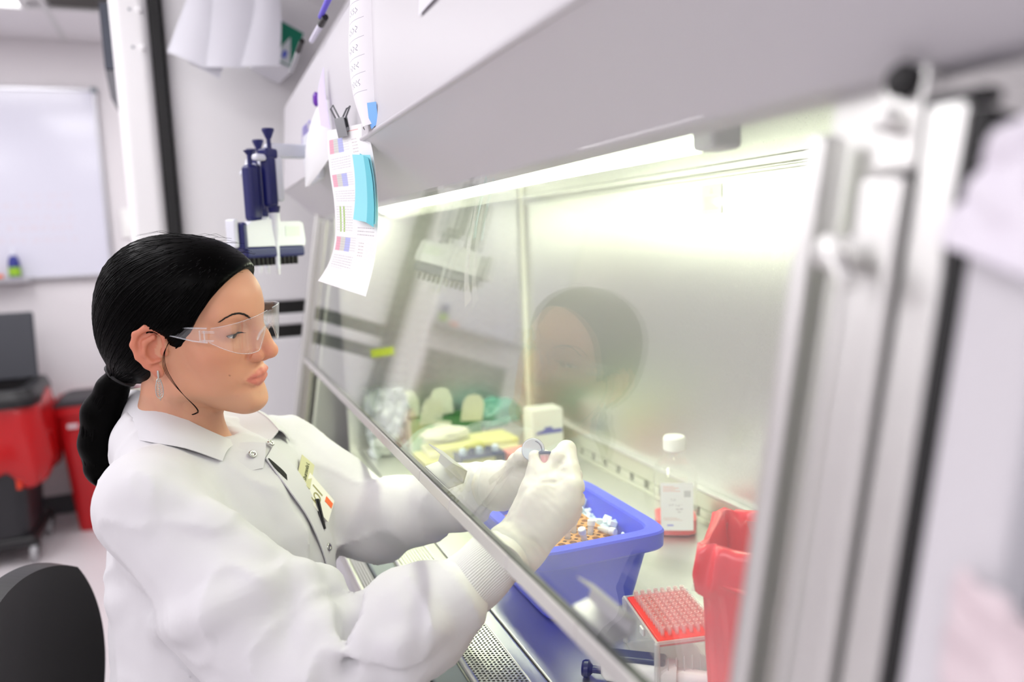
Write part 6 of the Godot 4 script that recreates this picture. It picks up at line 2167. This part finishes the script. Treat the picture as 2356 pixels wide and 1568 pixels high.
	single("notice_sheet", "white notice with faint blue print on the canopy front panel", "paper", finish(fs), picture(turned(fb), 0.8))
	# lettering on the canopy
	var lt := single("canopy_lettering", "purple maker lettering on the canopy front panel", "lettering", words("GARD", 0.055), mat(Color(0.55, 0.50, 0.85), 0.5), Transform3D(Basis(Vector3(0, 0, -1), Vector3(0.084, 1, 0).normalized(), Vector3(-1, 0.084, 0).normalized()), Vector3(0.2385, 1.575, -1.76)))
	lt.rotate_object_local(Vector3(0, 0, 1), 0.0)
	# pens held on the canopy front
	var black: Material = M.black_plastic
	for q in [[Vector3(0.2407, 1.7461, -1.6947), Vector3(0.2346, 1.7188, -1.8557), "slim steel pen with black ends clipped along the canopy front", Color(0.62, 0.62, 0.64)], [Vector3(0.2458, 1.7243, -1.4300), Vector3(0.2377, 1.7127, -1.5489), "black marker pen with white barrel on the canopy front", Color(0.86, 0.85, 0.92)], [Vector3(0.2489, 1.7500, -1.3400), Vector3(0.2400, 1.7280, -1.4450), "purple capped marker pen beside the black one on the canopy front", Color(0.42, 0.36, 0.86)]]:
		var a: Vector3 = q[0] - Vector3(0.006, 0, 0)
		var b: Vector3 = q[1] - Vector3(0.006, 0, 0)
		var o := thing("marker_pen", q[2], "pen", b)
		part(o, "barrel", tube([Vector3.ZERO, (a - b) * 0.7], [0.0045, 0.0055], 12), mat(q[3], 0.4))
		part(o, "cap", tube([(a - b) * 0.7, a - b], [0.0062, 0.0055], 12), black)
		part(o, "tip", tube([Vector3.ZERO, (b - a) * 0.08], [0.0045, 0.001], 10), black)
	# green and white tissue carton on the canopy front, tilted
	var g := thing("tissue_carton", "tilted green and white tissue carton held against the tall white cabinet", "carton", Vector3(0.272, 1.905, -2.49))
	g.scale = Vector3.ONE * 1.22
	g.rotation_degrees = Vector3(-8, 14, -24)
	part(g, "carton", rbox(Vector3(0.075, 0.105, 0.10), 0.002, 1), mat(Color(0.90, 0.90, 0.93), 0.5))
	part(g, "green_face", rbox(Vector3(0.068, 0.095, 0.001), 0.0004, 1), mat(Color(0.0, 0.50, 0.38), 0.5), Vector3(0, 0, 0.0504))
	part(g, "printed_leaf", prism(poly([[-0.014, -0.045], [0.026, -0.045], [0.016, -0.010], [0.006, 0.022], [-0.004, -0.005]]), 0.0006), mat(Color(0.90, 0.93, 0.94), 0.5), Vector3(0.002, 0, 0.0508))
	part(g, "printed_mark", prism(poly([[-0.004, -0.034], [0.006, -0.034], [0.007, -0.016], [-0.003, -0.016]]), 0.0006), mat(Color(0.35, 0.42, 0.85), 0.5), Vector3(0.006, 0, 0.0513))
	# things taped to the near end of the frame
	var n := FastNoiseLite.new()
	n.seed = 2
	n.frequency = 1.0
	var f := lean(1.30)
	single("crumpled_tissue", "crumpled white plastic sheet taped to the near end of the cabinet frame", "plastic sheet", sheet(func(u, v): return f * Vector3(lerpf(lerpf(0.226, 0.248, u), 0.15, v), 0.012 + 0.008 * n.get_noise_2d(u * 3.0, v * 4.0) + 0.004 * v, lerpf(lerpf(0.074, 0.095, v), lerpf(0.030, -0.002, v), u)), 16, 16, 0.0006), mat(Color(0.90, 0.88, 0.92), 0.5))
	var f2 := lean(1.16)
	single("crumpled_tape", "crumpled pinkish tape on the lower near end of the cabinet frame", "tape", sheet(func(u, v): return f2 * Vector3(lerpf(0.214, 0.15, v), 0.012 + 0.008 * n.get_noise_2d(u * 3.0 + 5.0, v * 4.0), lerpf(0.045 - 0.02 * v, -0.01 - 0.03 * v, u)), 12, 12, 0.0006), mat(Color(0.84, 0.78, 0.80), 0.5))

# ---------------------------------------------------------------- pipettes hanging from their holder
func pipettes() -> void:
	var white := mat(Color(0.88, 0.89, 0.93), 0.3)
	var h := thing("pipette_holder", "white pipette holder arm fixed to the canopy front", "holder", Vector3(0.232, 1.515, -1.58))
	wpart(h, "bracket", wbox(Vector3(0.222, 1.46, -1.70), Vector3(0.236, 1.56, -1.52), 0.006, 2), white)
	var st := begin()
	rbox_into(st, Vector3(0.105, 0.026, 0.024), 0.005, Vector3(0.174, 1.513, -1.545), 2, Basis(Vector3(0.70, 0.06, -0.70).normalized(), Vector3.UP, Vector3(0.70, 0, 0.70).normalized()))
	wpart(h, "arm", finish(st), white)
	st = begin()
	rbox_into(st, Vector3(0.020, 0.022, 0.17), 0.005, Vector3(0.128, 1.500, -1.585), 2, Basis(Vector3.UP, 0.16))
	wpart(h, "hook_rail", finish(st), white)
	# single-channel pipettes: knob, plunger, navy grip, white ejector side, shaft
	var spots := [[Vector3(0.138, 1.500, -1.505), 1.0, "nearest navy and white pipette with long white shaft hanging from the holder"], [Vector3(0.126, 1.492, -1.585), 0.96, "navy pipette hanging second from the near end of the holder"], [Vector3(0.117, 1.484, -1.645), 0.92, "navy pipette with orange ring hanging at the far end of the holder"]]
	var proto: Node3D
	for i in 3:
		var q: Array = spots[i]
		if i == 0:
			proto = thing("pipette", q[2], "pipette", q[0], "pipettes on the holder")
			part(proto, "knob", lathe([[0.0, 0.030], [0.0045, 0.030], [0.006, 0.033], [0.011, 0.045], [0.0105, 0.048], [0.0, 0.048]], 20), M.navy)
			part(proto, "plunger", lathe([[0.004, 0.008], [0.004, 0.031]], 12), M.navy)
			part(proto, "head", rbox(Vector3(0.030, 0.018, 0.022), 0.005), M.navy, Vector3(-0.004, 0.004, 0))
			part(proto, "grip", rbox(Vector3(0.024, 0.092, 0.022), 0.008, 3), M.navy, Vector3(-0.006, -0.045, 0))
			part(proto, "finger_hook", rbox(Vector3(0.024, 0.012, 0.016), 0.005, 3), white, Vector3(-0.026, -0.004, 0))
			part(proto, "ejector", rbox(Vector3(0.018, 0.080, 0.020), 0.006, 3), white, Vector3(0.013, -0.040, 0))
			part(proto, "foot", lathe([[0.006, -0.104], [0.010, -0.098], [0.012, -0.088], [0.0, -0.086]], 16), M.navy, Vector3(0.0, 0, 0))
			part(proto, "shaft", lathe([[0.0, -0.200], [0.0038, -0.200], [0.0042, -0.188], [0.0052, -0.150], [0.0085, -0.130], [0.0095, -0.100], [0.0, -0.100]], 16), white)
			part(proto, "shaft_tip", lathe([[0.0, -0.210], [0.0030, -0.210], [0.0034, -0.1985], [0.0, -0.1985]], 12), M.white_plastic)
			proto.rotation_degrees.y = 40.0
		else:
			var c := copy_thing(proto, "pipette", Transform3D(Basis(Vector3.UP, deg_to_rad(40.0 + 6.0 * i)).scaled(Vector3.ONE * q[1]), q[0]), q[2])
			if i == 2:
				part(c, "ring", rbox(Vector3(0.008, 0.016, 0.024), 0.003), mat(Color(0.90, 0.45, 0.15), 0.4), Vector3(0.006, -0.030, 0.0))
	# multichannel pipette: broad white body on a navy base with black nozzles
	var m := thing("multichannel_pipette", "multichannel pipette with broad white body, navy base and a row of black nozzles", "pipette", Vector3(0.1300, 1.3550, -1.512), "pipettes on the holder")
	m.rotation_degrees.y = 35.0
	var prof := poly([[-0.064, 0.0], [0.068, 0.0], [0.070, 0.008], [0.066, 0.040], [0.058, 0.044], [0.0, 0.044], [-0.010, 0.049], [-0.050, 0.044], [-0.064, 0.034]])
	part(m, "body", prism(prof, 0.026), white, Vector3(0, -0.014, -0.013))
	part(m, "base", rbox(Vector3(0.132, 0.020, 0.028), 0.005), M.navy, Vector3(0.001, -0.024, 0))
	part(m, "side_cap", rbox(Vector3(0.012, 0.050, 0.029), 0.005), M.navy, Vector3(-0.066, 0.004, 0))
	part(m, "end_cap", rbox(Vector3(0.010, 0.050, 0.026), 0.004), white, Vector3(-0.076, 0.010, -0.008))
	part(m, "label", rbox(Vector3(0.034, 0.018, 0.0006), 0.0002, 1), mat(Color(0.86, 0.90, 0.88), 0.5), Vector3(0.040, 0.012, 0.0134))
	part(m, "handle", rbox(Vector3(0.026, 0.10, 0.026), 0.009, 3), M.navy, Vector3(-0.030, 0.080, -0.005))
	part(m, "handle_knob", lathe([[0.0, 0.0], [0.004, 0.0], [0.004, 0.018], [0.010, 0.026], [0.0, 0.028]], 16), M.navy, Vector3(-0.030, 0.128, -0.005))
	var noz := lathe([[0.0, -0.014], [0.0028, -0.014], [0.0036, 0.0], [0.0, 0.0]], 10)
	for k in 12:
		part(m, "nozzle", noz, M.black_plastic, Vector3(-0.056 + 0.0098 * k, -0.034, 0.004))
		part(m, "nozzle", noz, M.black_plastic, Vector3(-0.052 + 0.0098 * k, -0.034, -0.006))

# ---------------------------------------------------------------- sheets taped to the tall cabinet
func hanging_sheets() -> void:
	var n := FastNoiseLite.new()
	n.seed = 8
	n.frequency = 1.0
	var z := -2.40
	var o := thing("folded_towels", "folded white paper towels hanging before the tall white cabinet", "paper towels", Vector3(0.13, 1.83, z))
	var thin := mat(Color(0.90, 0.90, 0.93), 0.85)
	thin.backlight_enabled = true
	thin.backlight = Color(0.3, 0.3, 0.3)
	for q in [[[Vector3(0.080, 2.14, 0.004), Vector3(0.020, 2.0, 0.010), Vector3(-0.0264, 1.891, 0.02)], [Vector3(0.125, 2.14, 0.004), Vector3(0.108, 2.0, 0.018), Vector3(0.0716, 1.848, 0.03)]], [[Vector3(0.115, 2.14, 0.006), Vector3(0.100, 2.0, 0.022), Vector3(0.0716, 1.850, 0.035)], [Vector3(0.245, 2.14, 0.006), Vector3(0.215, 2.0, 0.022), Vector3(0.175, 1.852, 0.035)]], [[Vector3(0.235, 2.14, 0.008), Vector3(0.212, 2.0, 0.026), Vector3(0.165, 1.854, 0.040)], [Vector3(0.290, 2.14, 0.008), Vector3(0.290, 2.0, 0.026), Vector3(0.2749, 1.861, 0.040)]], [[Vector3(0.06, 1.98, 0.003), Vector3(0.02, 1.91, 0.006), Vector3(0.03, 1.865, 0.01)], [Vector3(0.14, 1.98, 0.003), Vector3(0.13, 1.90, 0.006), Vector3(0.1075, 1.824, 0.012)]]]:
		var a := []
		var b := []
		for p in q[0]:
			a.append(Vector3(p.x * 0.952, 1.34 + (p.y - 1.34) * 0.952, p.z + z))
		for p in q[1]:
			b.append(Vector3(p.x * 0.952, 1.34 + (p.y - 1.34) * 0.952, p.z + z))
		var st := begin()
		loft(st, a, b, Vector3(0, 0, 0.006), 0.0006, 16, 8)
		wpart(o, "towel_fold", finish(st), thin)
	wpart(o, "hanger_bar", wbox(Vector3(0.06, 2.10, z), Vector3(0.30, 2.115, z + 0.012), 0.003), M.white_plastic)
	for x in [0.07, 0.29]:
		wpart(o, "hanger_arm", wbox(Vector3(x - 0.006, 2.10, -2.55), Vector3(x + 0.006, 2.115, z + 0.01), 0.003), M.white_plastic)
